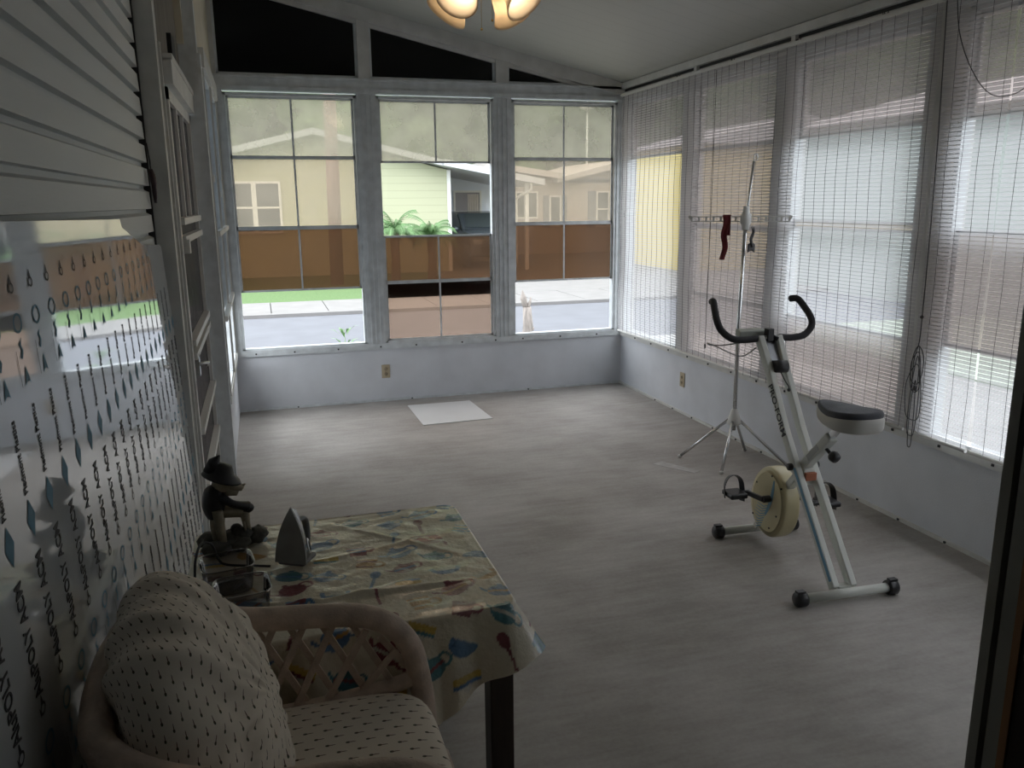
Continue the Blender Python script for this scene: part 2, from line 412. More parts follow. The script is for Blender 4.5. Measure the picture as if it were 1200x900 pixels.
# recess backing above the door and its header
m = MB(); m.box(-3.50, -3.40, -2.965, -1.76, 2.14, 2.24); m.box(-3.50, -3.395, -2.965, -1.76, 2.235, 2.26)
m.build('trim_7', ALUW, kind='structure')
# vinyl screen door in the bay
dr = empty('door_1', (-3.44, -2.36, 0), kind='structure')
m = MB()
def yb(mb, a, b, z0, z1, x0=-.02, x1=.015): mb.box(x0, x1, a, b, z0, z1)
yb(m, -.60, -.55, .02, 2.13); yb(m, .545, .595, .02, 2.13); yb(m, -.6, .595, 2.08, 2.13); yb(m, -.6, .595, .02, .12)
m.build('frame', ALUW, dr)
m = MB()
for z in (.36, .63, .98, 1.04, 1.50, 1.58): yb(m, -.55, .545, z - .015, z + .015, -.015, .03)
m.box(.015, .04, -.54, -.48, 1.44, 1.50); m.build('rail', WHITEM, dr)
for zl, zh in ((.12, .63), (.631, 1.04), (1.041, 1.57), (1.571, 2.08)):
    MB().box(-.006, -.003, -.55, .545, zl, zh).build('pane', P_SIDE, dr)
m = MB(); m.box(-.010, .012, .12, .15, 1.57, 2.08); m.box(-.010, .012, -.22, -.19, 1.57, 2.08); m.build('mullion', WHITEM, dr)
m = MB(); m.tube(catmull([(.02, -.46, .93), (.055, -.44, .93), (.06, -.38, .92), (.05, -.33, .90)], 5), .008, 8); m.box(.012, .03, -.50, -.44, .88, .98)
m.build('handle', CHROME, dr)
m = MB(); m.box(-3.49, -3.455, -2.965, -1.76, 2.26, 3.3)
m.build('trim_8', mat('grey_brown_boards', (.16, .145, .125), .8, var=.25, vscale=5, stretch=(6, 6, .6)), kind='structure')
m = MB(); m.box(-3.455, -3.435, -2.40, -2.22, 2.34, 2.44); m.build('trim_9', DARK, kind='structure')
# siding: real lap profile, 10 cm courses
m = MB()
z = .0805 - .0915; prof = []
while z < 3.42:
    prof.append((XS, z)); prof.append((XS - .003, z + .066)); prof.append((XS - .022, z + .0755)); prof.append((XS - .022, z + .0895)); z += .0915
y0, y1 = ROOM_Y0, -3.06
for i in range(len(prof) - 1):
    (xa, za), (xb, zb) = prof[i], prof[i + 1]
    m.add([(xa, y0, za), (xa, y1, za), (xb, y1, zb), (xb, y0, zb)], [(0, 1, 2, 3)])
m.box(-3.62, XS - .024, y0 - .15, y1 + .1, -.1, 3.45)
m.build('wall_left_siding', SIDING, kind='structure')
m = MB(); m.box(-3.545, XS + .004, -3.075, -3.055, 0, 3.4); m.build('trim_10', DARK, kind='structure')

# --- back wall with the doorway the camera looks through
m = MB()
m.box(-2.44, .12, -6.38, ROOM_Y0, -.1, 2.75); m.box(-3.62, -2.44, -6.38, ROOM_Y0, 2.12, 3.45)
m.prism([(-2.44, 2.7), (.12, 2.7), (.12, 2.66), (-2.44, 3.2)], lambda x, z: (x, -6.38, z), lambda x, z: (x, ROOM_Y0, z))
m.build('wall_back', SIDING, kind='structure')
m = MB()
m.box(-2.470, -2.425, -6.249, ROOM_Y0 + .012, 0, 2.12)              # jamb edge
m.box(-2.460, -2.425, -6.256, -6.249, 0, 2.12, 1)
m.box(-2.470, -2.425, -6.272, -6.256, 0, 2.12)
m.box(-2.472, -2.43, -6.280, -6.272, 0, 2.12, 2)
m.box(-2.470, -2.43, -6.45, -6.280, 0, 2.12, 3)
m.build('door_2', [TRIMD, DARK, WOODB, WOODD], kind='structure')
m = MB()   # unseen room around the camera; closed shell added to keep skylight out
m.box(-4.6, -1.4, -9.0, -6.40, -.05, 0); m.box(-4.6, -1.4, -9.0, -6.40, 2.35, 2.4)
m.box(-4.6, -4.5, -9.0, -6.40, 0, 2.35); m.box(-1.5, -1.4, -9.0, -6.40, 0, 2.35); m.box(-4.5, -1.5, -9.0, -8.9, 0, 2.35)
m.box(-4.5, -3.55, -6.42, -6.39, 0, 2.35); m.box(-2.40, -1.5, -6.45, -6.39, 0, 2.35); m.box(-3.55, -2.4, -6.45, -6.39, 2.13, 2.35)
m.build('wall_behind', mat('room_shell_paint', (.34, .32, .29), .8), kind='structure')  # paint lightened to bounce some fill into the foreground

# ================================================================ OUTSIDE
GZ = -.30
GRASS = mat('lawn_grass', (.092, .145, .064), .9, 0, .1, var=.25, vscale=30, bump=.4, bscale=60)
CONC = mat('pale_concrete', (.165, .16, .158), .85, var=.08, vscale=3)
ASPH = mat('grey_asphalt', (.108, .113, .130), .85, var=.08, vscale=2.5)
MB().box(-30, 40, 4.0, 8.0, GZ - .2, GZ).build('street', ASPH, kind='structure')
m = MB()
m.box(-30, 40, 8.0, 8.18, GZ - .2, GZ + .06)
for x in range(-30, 40, 1): m.box(x, x + .985, 8.2, 9.95, GZ - .2, GZ + .05)
m.build('sidewalk', CONC, kind='structure')
MB().box(-30, 1.3, 9.96, 40, GZ - .2, GZ + .04).build('lawn', GRASS, kind='structure')
MB().box(1.31, 14, 9.96, 40, GZ - .2, GZ + .05).build('driveway', CONC, kind='structure')
MB().box(14.01, 60, 9.96, 60, GZ - .2, GZ + .04).build('lawn', GRASS, kind='structure')
MB().box(-30, 3.2, .10, 3.99, GZ - .2, GZ).build('verge', mat('pale_gravel', (.30, .30, .30), .9, var=.15, vscale=20), kind='structure')
MB().box(.13, 4.2, -14, .09, GZ - .2, GZ).build('driveway', CONC, kind='structure')
MB().box(4.21, 60, -14, 3.98, GZ - .2, GZ + .02).build('yard', mat('pale_dry_yard', (.21, .235, .20), .9, var=.15, vscale=3), kind='structure')
MB().box(3.21, 4.2, .10, 3.99, GZ - .2, GZ).build('verge', CONC, kind='structure')

YSID = wave_mat('yellow_lap_siding', (.41, .42, .29), 'Z', 1.6, .6, .5, .8)
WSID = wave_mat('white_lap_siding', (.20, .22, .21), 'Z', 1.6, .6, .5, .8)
PSID = wave_mat('pinkish_siding', (.42, .37, .33), 'X', .8, .6, .3, .85)
ROOFM = mat('white_roof_metal', (.46, .47, .50), .5)
GLASSD = mat('dark_window_glass', (.06, .075, .08), .12, 0, .6)
SHUT = mat('grey_shutter', (.16, .17, .18), .7)
def house_window(parent, x0, x1, z0, z1, y, rows=2, cols=1, sh=0, axis='x'):
    def bx(mb, a, b, c0, c1, zz0, zz1):
        if axis == 'x': mb.box(a, b, y + c0, y + c1, zz0, zz1)
        else: mb.box(y + c0, y + c1, a, b, zz0, zz1)
    f = MB(); t = .06
    bx(f, x0 - t, x0, -.05, .01, z0 - t, z1 + t); bx(f, x1, x1 + t, -.05, .01, z0 - t, z1 + t)
    bx(f, x0, x1, -.05, .01, z1, z1 + t); bx(f, x0, x1, -.05, .01, z0 - t, z0)
    for r in range(1, rows):
        zz = z0 + (z1 - z0) * r / rows; bx(f, x0, x1, -.045, .0, zz - .025, zz + .025)
    for c in range(1, cols):
        xx = x0 + (x1 - x0) * c / cols; bx(f, xx - .025, xx + .025, -.045, .0, z0, z1)
    fo = f.build('window', WHITEM, parent)
    p = MB(); bx(p, x0, x1, -.025, -.005, z0, z1); p.build('pane', GLASSD, fo)
    if sh:
        s_ = MB(); bx(s_, x0 - t - sh, x0 - t - .01, -.04, 0, z0 - t, z1 + t); s_.build('shutter', SHUT, parent)
        s_ = MB(); bx(s_, x1 + t + .01, x1 + t + sh, -.04, 0, z0 - t, z1 + t); s_.build('shutter', SHUT, parent)
    return fo

# yellow gable house straight across the street
h = empty('house', (0, 0, 0), 0, 'yellow lap-sided gable house with a wide white roof edge, straight across the street', 'house')
m = MB(); m.prism([(-6.6, GZ), (2.02, GZ), (2.02, 2.52), (-1.62, 3.40), (-6.6, 2.20)], lambda x, z: (x, 16, z), lambda x, z: (x, 24, z))
m.build('wall', YSID, h)
m = MB()
def slab(mb, xa, za, xb, zb, y0, y1, t): mb.prism([(xa, za), (xb, zb), (xb, zb - t), (xa, za - t)], lambda x, z: (x, y0, z), lambda x, z: (x, y1, z))
slab(m, -7.0, 2.24, -1.62, 3.55, 15.5, 24.3, .16); slab(m, -1.62, 3.55, 1.75, 2.78, 15.5, 24.3, .16)
m.build('roof', ROOFM, h)
house_window(h, -3.78, -3.24, .95, 2.17, 16, 2, 1); house_window(h, -3.12, -2.56, .95, 2.17, 16, 2, 1)
m = MB(); m.box(1.96, 2.06, 15.95, 16.02, GZ, 2.52); m.build('corner_trim', WHITEM, h)
# carport joined to it
c = empty('carport', (0, 0, 0), 0, 'white flat-roofed carport with a curtained window, right of the yellow gable house', 'carport')
m = MB(); slab(m, 1.76, 2.78, 4.6, 2.26, 15.3, 22, .17); m.build('roof', ROOFM, c)
m = MB(); m.box(2.1, 4.9, 19.3, 19.4, GZ, 2.6); m.build('wall', mat('blue_grey_wall', (.62, .66, .74), .7), c)  # back wall in one even blue-grey colour
cw = house_window(c, 2.95, 3.75, .75, 1.95, 19.3, 2, 1); cw.children[0].data.materials[0] = mat('curtained_glass', (.22, .20, .21), .3)
m = MB(); m.grid(lambda u, v: (3.35 + .38 * u, 19.262 - .008 * math.sin(u * 40), .78 + 1.12 * v), 30, 2); m.build('curtain', mat('pale_curtain', (.5, .45, .42), .9), c)
m = MB(); m.tube(catmull([(4.22, 15.4, 2.15), (4.22, 15.45, 1.95), (3.98, 15.8, 1.78), (3.95, 15.9, 1.5), (3.95, 15.9, GZ)], 4), .035, 8)
m.box(4.12, 4.22, 15.6, 15.7, GZ, 2.2)
m.build('downpipe', WHITEM, c)
# dark SUV parked under the carport (seen from the front corner)
car = empty('car', (3.38, 16.2, GZ + .05), 0, 'dark grey-blue car parked under the white carport', 'car')
CARP = mat('dark_car_paint', (.09, .11, .13), .25, .2, .6)
m = MB()
prof_c = [(0, .35), (0, .85), (.15, 1.0), (1.0, 1.12), (1.6, 1.58), (3.3, 1.62), (4.0, 1.15), (4.2, 1.0), (4.2, .35)]
m.prism(prof_c, lambda y, z: (-.72, y, z), lambda y, z: (.72, y, z)); m.build('body', CARP, car, bevel=.07)
m = MB(); m.add([(-.6, 1.01, 1.15), (.6, 1.01, 1.15), (.52, 1.54, 1.555), (-.52, 1.54, 1.555)], [(0, 1, 2, 3)])
m.v = [(x, y - .01, z + .015) for x, y, z in m.v]; m.build('windscreen', GLASSD, car)
for sx_ in (-1, 1):
    for yy in (.85, 3.35):
        MB().lathe([(0, -.1), (.2, -.1), (.33, -.09), (.35, 0), (.33, .09), (.2, .1), (0, .1)], (sx_ * .66, yy, .35), (1, 0, 0), 20).build('wheel', DARK, car)
    MB().box(sx_ * .5 - .14, sx_ * .5 + .14, -.02, .06, .70, .84).build('headlight', mat('headlight_glass', (.35, .4, .42), .2), car, bevel=.02)
    MB().ball((sx_ * .84, 1.3, 1.12), (.11, .06, .08)).build('mirror', CARP, car)
MB().box(-.4, .4, -.03, .04, .50, .66).build('grille', DARK, car)

# pink house further back
h = empty('house', (0, 0, 0), 0, 'pinkish sided house with shuttered windows and low roofs, behind the right-hand far window', 'house')
m = MB(); m.box(5.6, 11.2, 22, 28, GZ, 2.45); m.build('wall', PSID, h)
m = MB(); slab(m, 4.6, 3.02, 7.4, 2.62, 21.3, 28.3, .2); m.prism([(7.2, 2.45), (10.0, 3.15), (13.0, 2.4), (13.0, 2.2), (10, 2.9), (7.2, 2.3)], lambda x, z: (x, 21.4, z), lambda x, z: (x, 28.3, z))
m.prism([(7.2, 2.42), (10.0, 3.05), (11.5, 2.7), (11.2, 2.3), (7.2, 2.3)], lambda x, z: (x, 22.0, z), lambda x, z: (x, 28.2, z))
m.build('roof', mat('pinkish_white_roof', (.42, .39, .37), .6), h)
house_window(h, 9.0, 9.9, .75, 1.95, 22, 2, 2, .32); house_window(h, 7.15, 7.5, .8, 1.8, 22, 1, 1, .22)
house_window(h, 5.85, 6.6, 1.1, 1.95, 22, 1, 2)
# small yellow house to the right, seen through the shade
h = empty('house', (0, 0, 0), 0, 'bright yellow house wall glimpsed through the far end of the woven shade', 'house')
m = MB(); m.box(8.0, 14, 13.2, 18.2, GZ, 3.1); m.build('wall', wave_mat('deep_yellow_siding', (.58, .47, .17), 'Z', 1.6, .6, .5, .85), h)
m = MB(); m.prism([(7.85, 3.1), (14.4, 3.1), (11.2, 3.9)], lambda x, z: (x, 12.9, z), lambda x, z: (x, 18.3, z)); m.build('roof', ROOFM, h)
house_window(h, 10.6, 11.6, .8, 1.9, 13.2, 2, 2)
# white house beside the drive
h = empty('house', (0, 0, 0), 0, 'white sided house wall glimpsed through the middle of the woven shade', 'house')
m = MB(); m.box(8.5, 16, -9, 9.2, GZ, 3.1); m.build('wall', WSID, h)
m = MB(); m.prism([(8.1, 3.1), (16.4, 3.1), (12.2, 4.1)], lambda x, z: (x, -9.4, z), lambda x, z: (x, 9.6, z)); m.build('roof', ROOFM, h)
house_window(h, -4.0, -2.8, .9, 2.0, 8.5, 2, 2, 0, 'y')

# utility pole
m = MB(); m.tube([(-1.40, 13.3, GZ), (-1.36, 13.3, 3), (-1.30, 13.3, 9.5)], [.16, .15, .12], 14)
tag(m.build('utility_pole', mat('weathered_pole_wood', (.26, .19, .17), .85, var=.2, vscale=8, stretch=(4, 4, .4)), origin=(-1.40, 13.3, GZ)), 'tall brown wooden utility pole in front of the yellow gable house', 'utility pole')
# street lamp far away
sl = empty('street_lamp', (11.4, 29, GZ), 0, 'thin distant street lamp above the pinkish roof', 'street lamp')
MB().tube([(0, 0, 0), (0, 0, 6.0)], .05, 8).build('pole', WHITEM, sl)
MB().lathe([(.05, -.1), (.32, 0), (.36, .1), (.2, .26), (0, .32)], (0, 0, 6.0), n=12).build('lantern', WHITEM, sl)
# broken stump standing by the road
m = MB()
m.tube([(0, 0, 0), (.0, 0, .30), (.02, 0, .55), (.01, 0, .76)], [.085, .06, .055, .045], 9)
m.tube([(.0, 0, .74), (-.03, 0, .86), (-.045, 0, .95)], [.035, .028, .006], 7); m.tube([(.02, 0, .74), (.05, 0, .82), (.07, 0, .87)], [.028, .02, .005], 7)
m.tube([(.03, 0, .45), (.08, .0, .50), (.09, 0, .53)], [.02, .012, .004], 6)
m.v = [(x + .01 * math.sin(z * 31 + x * 50), y, z) for x, y, z in m.v]
o = m.build('tree_stump', mat('bleached_dead_wood', (.26, .23, .21), .9, var=.4, vscale=9, stretch=(3, 3, .8)))
o.location = (-.27, 2.0, GZ + .02); tag(o, 'bleached broken dead stump standing beyond the right-hand far window', 'tree stump')
# weed by the wall
m = MB(); random.seed(3)
for k in range(26):
    a = random.random() * 6.28; L = .10 + .12 * random.random(); zz = .45 + .35 * random.random()
    b_ = Vector((math.cos(a) * L * .2, math.sin(a) * L * .2, zz)); t_ = b_ + Vector((math.cos(a) * L * .55, math.sin(a) * L * .55, .06)); s_ = Vector((-math.sin(a), math.cos(a), 0)) * .014
    mid = (b_ + t_) / 2 + Vector((0, 0, .02)); m.add([b_, mid - s_, t_, mid + s_], [(0, 1, 2, 3)])
lo = m
st = MB(); st.tube([(0, 0, 0), (.01, 0, .4), (0, .01, .82)], [.006, .005, .002], 6)
wp = empty('weed', (-2.42, .8, GZ), 0, 'small light green weed growing outside the left-hand far window', 'weed')
lo.build('leaf', mat('fresh_leaf_green', (.14, .26, .10), .6), wp, kind='stuff'); st.build('stem', mat('green_stem', (.2, .33, .12), .6), wp)

# palms with drooping fronds
LEAFP = mat('palm_green', (.11, .21, .08), .55, var=.3, vscale=5); TRK = mat('palm_trunk_brown', (.22, .15, .12), .9, var=.3, vscale=14)
def palm(x, y, hgt, L, label, seed):
    random.seed(seed)
    r = empty('palm', (x, y, GZ), 0, label, 'palm', 'young palms by the yellow house')
    MB().tube([(0, 0, 0), (.02, 0, hgt * .5), (0, 0, hgt)], [.13, .10, .12], 10).build('trunk', TRK, r)
    f = MB()
    for k in range(30):
        a = k * 2.4 + random.random() * .3; el = .25 + 1.0 * random.random(); ln = L * (.8 + .35 * random.random())
        d = Vector((math.cos(a), math.sin(a), 0)); prev = Vector((0, 0, hgt)); vel = d * math.cos(el) + Vector((0, 0, math.sin(el)))
        for s_ in range(9):
            nx = prev + vel * ln / 9; vel = (vel + Vector((0, 0, -.20))).normalized()
            f.tube([prev, nx], [.012, .010], 4, cap=False)
            side = Vector((-d.y, d.x, 0))
            for sg in (-1, 1):
                for q in (0, .5):
                    pq = prev.lerp(nx, q)
                    tip = pq + side * sg * (.24 * (1 - s_ / 11)) + vel * .12 + Vector((0, 0, -.09))
                    f.add([pq, pq + vel * .035, tip], [(0, 1, 2)])
            prev = nx
    f.build('frond', LEAFP, r)
palm(.02, 13.3, 1.25, .75, 'left of two young palms with drooping fronds before the yellow wall', 11)
palm(.95, 13.4, 1.15, .72, 'right of two young palms with drooping fronds before the yellow wall', 12)

# background trees
LEAFS = [mat('tree_leaf_dark', (.075, .12, .045), .7, var=.4, vscale=.9), mat('tree_leaf_mid', (.12, .17, .07), .7, var=.4, vscale=.9)]
BARK = mat('tree_bark', (.16, .13, .11), .9, var=.3, vscale=4)
def tree_proto(seed, mt):
    random.seed(seed); r = empty('tree')
    MB().tube([(0, 0, 0), (.15, 0, 3), (0, .1, 7)], [.32, .24, .12], 10).build('trunk', BARK, r)
    m = MB(); lumps = [((random.uniform(-2.4, 2.4), random.uniform(-2, 2), random.uniform(2.2, 10)), random.uniform(1.5, 2.3)) for _ in range(19)]
    for (c0, rr) in lumps:
        m.ball(c0, rr * .88, 10, 0, .5, c0[0])
        for _ in range(150):
            d = Vector((random.gauss(0, 1), random.gauss(0, 1), random.gauss(0, 1))).normalized(); p = Vector(c0) + d * rr * random.uniform(.68, 1.05)
            t_ = Vector((random.gauss(0, 1), random.gauss(0, 1), random.gauss(0, .6))).normalized(); b_ = t_.cross(d).normalized(); s_ = random.uniform(.14, .28)
            m.add([p - t_ * s_, p + b_ * s_ * .6, p + t_ * s_, p - b_ * s_ * .6], [(0, 1, 2, 3)])
    m.build('foliage', mt, r); return r
tp = [tree_proto(21, LEAFS[0]), tree_proto(22, LEAFS[1])]
spots = [(-9, 31, 'dark tree behind the left end of the yellow gable house'), (-4.6, 33, 'dark tree behind the left slope of the yellow gable roof'),
         (-.5, 31, 'dark tree behind the peak of the yellow gable roof'), (4.0, 33, 'tree behind the white carport'), (8.2, 35, 'tree behind the left roof of the pinkish house'),
         (12.6, 36, 'tree behind the thin distant street lamp'), (17, 32, 'tree behind the right end of the pinkish house'), (21, 27, 'tree behind the bright yellow house'),
         (22, 20, 'tree between the yellow house and the white sided house'), (21, 12, 'tree rising behind the far end of the white sided house'),
         (21, 5, 'tree rising behind the middle of the white sided house'), (21, -2, 'tree rising behind the near end of the white sided house'), (19.5, 8.5, 'tree rising between the far and middle parts of the white sided house roof'), (19.5, 1.2, 'tree rising between the middle and near parts of the white sided house roof'), (16.5, 23, 'tree close behind the bright yellow house'), (-14, 33, 'dark tree at the far left beyond the lawn')]
for i, (x, y, lb) in enumerate(spots):
    o = tp[i] if i < 2 else copy_tree(tp[i % 2])
    o.location = (x, y, GZ); o.rotation_euler = (0, 0, i * 1.3); o.scale = (1.15, 1.15, 1.05 + .1 * (i % 3))
    tag(o, lb, 'tree', 'trees beyond the houses')

# ================================================================ SHADES on the right wall
def slat_mat():
    m, nt, p, out = newmat('woven_vinyl_slats')
    nt.nodes.remove(p)
    d = nt.nodes.new('ShaderNodeBsdfDiffuse'); d.inputs[0].default_value = (.58, .57, .58, 1)
    t = nt.nodes.new('ShaderNodeBsdfTranslucent'); t.inputs[0].default_value = (.74, .73, .76, 1)
    x = nt.nodes.new('ShaderNodeBsdfTransparent'); x.inputs[0].default_value = (.97, .97, 1, 1)
    a = nt.nodes.new('ShaderNodeMixShader'); a.inputs[0].default_value = .5
    b = nt.nodes.new('ShaderNodeMixShader'); b.inputs[0].default_value = .27
    nt.links.new(d.outputs[0], a.inputs[1]); nt.links.new(t.outputs[0], a.inputs[2])
    nt.links.new(a.outputs[0], b.inputs[1]); nt.links.new(x.outputs[0], b.inputs[2]); nt.links.new(b.outputs[0], out.inputs[0])
    return m
SLAT = slat_mat(); THREAD = mat('shade_thread', (.07, .07, .075), .9)
def shade(y0, y1, label, x=-.062, zb=.50, zt=2.525):
    r = empty('roll_up_shade', (x, (y0 + y1) / 2, zb), 0, label, 'window shade', 'roll-up shades on the right wall')
    hl = (y1 - y0) / 2; H = zt - zb
    m = MB(); z = .02
    def X(y, z_): return .006 * math.sin(y * 3.1 + z_ * 1.7) + .004 * math.sin(z_ * 9 + y)
    n = max(2, int((y1 - y0) / .35)); P = .0192
    while z < H:
        for k in range(n):
            a, b = -hl + 2 * hl * k / n, -hl + 2 * hl * (k + 1) / n
            m.add([(X(a, z), a, z), (X(b, z), b, z), (X(b, z), b, z + .0155), (X(a, z), a, z + .0155),
                   (X(a, z) + .0012, a, z), (X(b, z) + .0012, b, z), (X(b, z) + .0012, b, z + .0155), (X(a, z) + .0012, a, z + .0155)],
                  [(3, 2, 1, 0), (0, 1, 5, 4), (2, 3, 7, 6)])
        z += P
    m.build('slats', SLAT, r)
    t = MB(); yy = -hl + .03
    while yy < hl:
        pts = [(X(yy, zz) - .003, yy, zz) for zz in [H * i / 8 for i in range(9)]]
        t.tube(pts, .0014, 4); yy += .088
    t.build('threads', THREAD, r)
    b = MB(); b.tube([(X(-hl, 0), -hl, .008), (0, 0, .008), (X(hl, 0), hl, .008)], .009, 8); b.build('bottom_bar', WHITEM, r)
    c = MB(); c.bar((-.004, -hl, H), (-.004, hl, H), .022, .02); c.build('headrail', WHITEM, r)
    return r
shade(-3.56, -.07, 'wide translucent slatted roll-up shade reaching to the far corner')
shade(-3.955, -3.585, 'narrow translucent slatted roll-up shade between the wide one and the doorway one')
shade(-6.1, -3.975, 'translucent slatted roll-up shade nearest the doorway jamb')
# pull cords
m = MB(); m.tube([(-.085, -1.64, 2.5), (-.085, -1.645, 1.6), (-.085, -1.64, .62)], .0022, 5); m.lathe([(0, 0), (.006, .004), (.007, .03), (0, .04)], (-.085, -1.64, .60), n=8)
tag(m.build('pull_cord', THREAD), 'thin straight pull cord hanging near the red strip on the wide shade', 'cord')
m = MB()
m.tube(catmull([(-.088, -3.60, 2.51), (-.088, -3.63, 1.8), (-.088, -3.64, 1.09), (-.088, -3.635, .95)], 6), .0026, 5)
m.ball((-.088, -3.638, 1.09), .009, 8); m.ball((-.090, -3.640, .74), (.008, .008, .014), 8)
for k, (dy, zt_, zb_) in enumerate(((.035, .92, .72), (-.03, .90, .50), (.055, .86, .58), (.015, .78, .44), (-.04, .95, .76), (.02, .95, .72))):
    m.tube(catmull([(-.088, -3.638, zt_), (-.090, -3.638 + dy, (zt_ + zb_) / 2 + .04), (-.09, -3.638 + dy * .8, zb_ + .03), (-.09, -3.638, zb_), (-.09, -3.638 - dy * .8, zb_ + .03), (-.09, -3.638 - dy * .7, (zt_ + zb_) / 2 + .04)], 5, True), .0022, 5, closed=True)
tag(m.build('pull_cord', THREAD), 'long pull cord tied in a tangle of loops beside the narrow shade', 'cord')
m = MB(); m.tube(catmull([(-.09, -3.66, 2.5), (-.09, -3.69, 2.36), (-.09, -3.76, 2.22), (-.09, -3.86, 2.10), (-.09, -3.96, 2.06), (-.09, -4.08, 2.10), (-.09, -4.2, 2.3), (-.09, -4.25, 2.5)], 6), .0022, 5)
tag(m.build('pull_cord', THREAD), 'slack cord looping in a deep curve across the top of the shades at right', 'cord')
# little ties on the header
m0 = None
for i, yy in enumerate((-1.0, -1.75, -2.45, -3.15)):
    if m0 is None:
        m = MB(); m.tube(catmull([(0, -.02, .03), (-.01, 0, 0), (0, .02, .03)], 4), .0025, 5); m.tube([(0, 0, .0), (-.005, .004, .03)], .0025, 5)
        o = m.build('tie_hook', DARK); m0 = o
    else: o = m0.copy(); C.objects.link(o)
    o.location = (-.032, yy, 2.525)
    tag(o, ['small dark tie hook on the right header, nearest the far corner', 'second small dark tie hook on the right header from the far corner', 'third small dark tie hook on the right header from the far corner', 'small dark tie hook on the right header, furthest from the far corner'][i], 'hook', 'tie hooks along the right header')

# ================================================================ outlets
def outlet(loc, rz, label):
    r = empty('wall_outlet', loc, rz, label, 'outlet')
    MB().box(-.035, .035, -.008, 0, -.057, .057).build('cover_plate', OUTL, r, bevel=.003)
    for z in (-.021, .021):
        s = MB().lathe([(0, 0), (.016, 0), (.016, .003), (0, .003)], (0, -.0105, z), (0, 1, 0), 16).build('socket', mat('outlet_socket', (.30, .24, .16), .5), r)
        mm = MB(); mm.box(-.007, -.005, -.012, -.010, z - .005, z + .006); mm.box(.005, .007, -.012, -.010, z - .005, z + .006); mm.build('slot', DARK, s)
outlet((-2.165, 0, .257), 0, 'beige double outlet low on the far knee wall')
outlet((0, -1.18, .27), -PI / 2, 'double outlet low on the right knee wall')

# ================================================================ ceiling fan light
FX, FY = -2.07, -3.0
fan = empty('ceiling_fan', (FX, FY, ceil_z(FX) - .0), 0, 'ceiling fan light kit with four glowing cream glass shades', 'ceiling fan')
cz = ceil_z(FX)
BRASS = mat('aged_brass', (.42, .30, .12), .35, .9)
def Z(z): return z - cz
m = MB(); m.lathe([(.0, 0.03), (.07, .02), (.075, -.02), (.03, -.06), (.014, -.07), (.014, -.12)], (0, 0, 0), n=20); m.build('downrod', BRASS, fan)
m = MB(); m.lathe([(.03, Z(2.97)), (.10, Z(2.96)), (.125, Z(2.90)), (.12, Z(2.83)), (.06, Z(2.79)), (.055, Z(2.72)), (.04, Z(2.69)), (0, Z(2.685))], n=28); m.build('motor', BRASS, fan)
for k in range(5):
    a = k * 2 * PI / 5 + .5; d = Vector((math.cos(a), math.sin(a), 0)); s_ = Vector((-d.y, d.x, 0))
    m = MB(); pr = [(.20, -.05), (.25, -.065), (.60, -.075), (.64, -.04), (.64, .04), (.60, .075), (.25, .065), (.20, .05)]
    zt_ = lambda v: Z(2.87) + v * .18
    m.prism(pr, lambda u, v: d * u + s_ * v + Vector((0, 0, zt_(v))), lambda u, v: d * u + s_ * v + Vector((0, 0, zt_(v) + .006)))
    m.bar(d * .10 + Vector((0, 0, Z(2.87))), d * .24 + Vector((0, 0, Z(2.87))), .03, .006); m.build('blade', WOODB, fan)
def shade_glass():
    m, nt, p, out = newmat('cream_lamp_glass'); nt.nodes.remove(p)
    d = nt.nodes.new('ShaderNodeBsdfDiffuse'); d.inputs[0].default_value = (.60, .52, .42, 1)
    t = nt.nodes.new('ShaderNodeBsdfTranslucent'); t.inputs[0].default_value = (.66, .58, .47, 1)
    a = nt.nodes.new('ShaderNodeMixShader'); a.inputs[0].default_value = .55
    nt.links.new(d.outputs[0], a.inputs[1]); nt.links.new(t.outputs[0], a.inputs[2]); nt.links.new(a.outputs[0], out.inputs[0]); return m
SG = shade_glass()
def emis(name, col, s):
    m, nt, p, out = newmat(name); nt.nodes.remove(p); e_ = nt.nodes.new('ShaderNodeEmission'); e_.inputs[0].default_value = (*col, 1); e_.inputs[1].default_value = s
    nt.links.new(e_.outputs[0], out.inputs[0]); return m
BULB = emis('warm_bulb', (1, .86, .62), 1.3)
for k, az in enumerate((35, 128, 222, 312)):
    a = math.radians(az); d = Vector((math.cos(a), math.sin(a), 0)); ax = (d * .72 + Vector((0, 0, -.70))).normalized()
    o0 = Vector((0, 0, Z(2.655))) + d * .06
    m = MB(); m.tube(catmull([Vector((0, 0, Z(2.70))), Vector((0, 0, Z(2.67))) + d * .04, o0 + ax * .03], 5), .012, 8); m.lathe([(.02, 0), (.026, .02), (.022, .05)], o0 + ax * .01, ax, 14)
    arm = m.build('lamp_arm', BRASS, fan)
    m = MB(); m.lathe([(a_ * 1.25, b_ * 1.25) for a_, b_ in [(.022, .0), (.036, .012), (.046, .04), (.050, .075), (.060, .11), (.079, .142), (.083, .150), (.080, .150), (.073, .138), (.055, .108), (.045, .075), (.040, .04), (.030, .014), (.02, .004)]], o0 + ax * .035, ax, 28)
    shd = m.build('lamp_shade', SG, fan)
    bp = o0 + ax * .115
    m = MB(); m.ball(bp, (.024, .024, .024), 12); m.build('bulb', BULB, shd)
    L = bpy.data.lights.new('lamp_light', 'POINT'); L.energy = .75; L.color = (1, .84, .62); L.shadow_soft_size = .03
    lo_ = bpy.data.objects.new('lamp_light', L); C.objects.link(lo_); lo_.parent = fan; lo_.location = bp + ax * .03
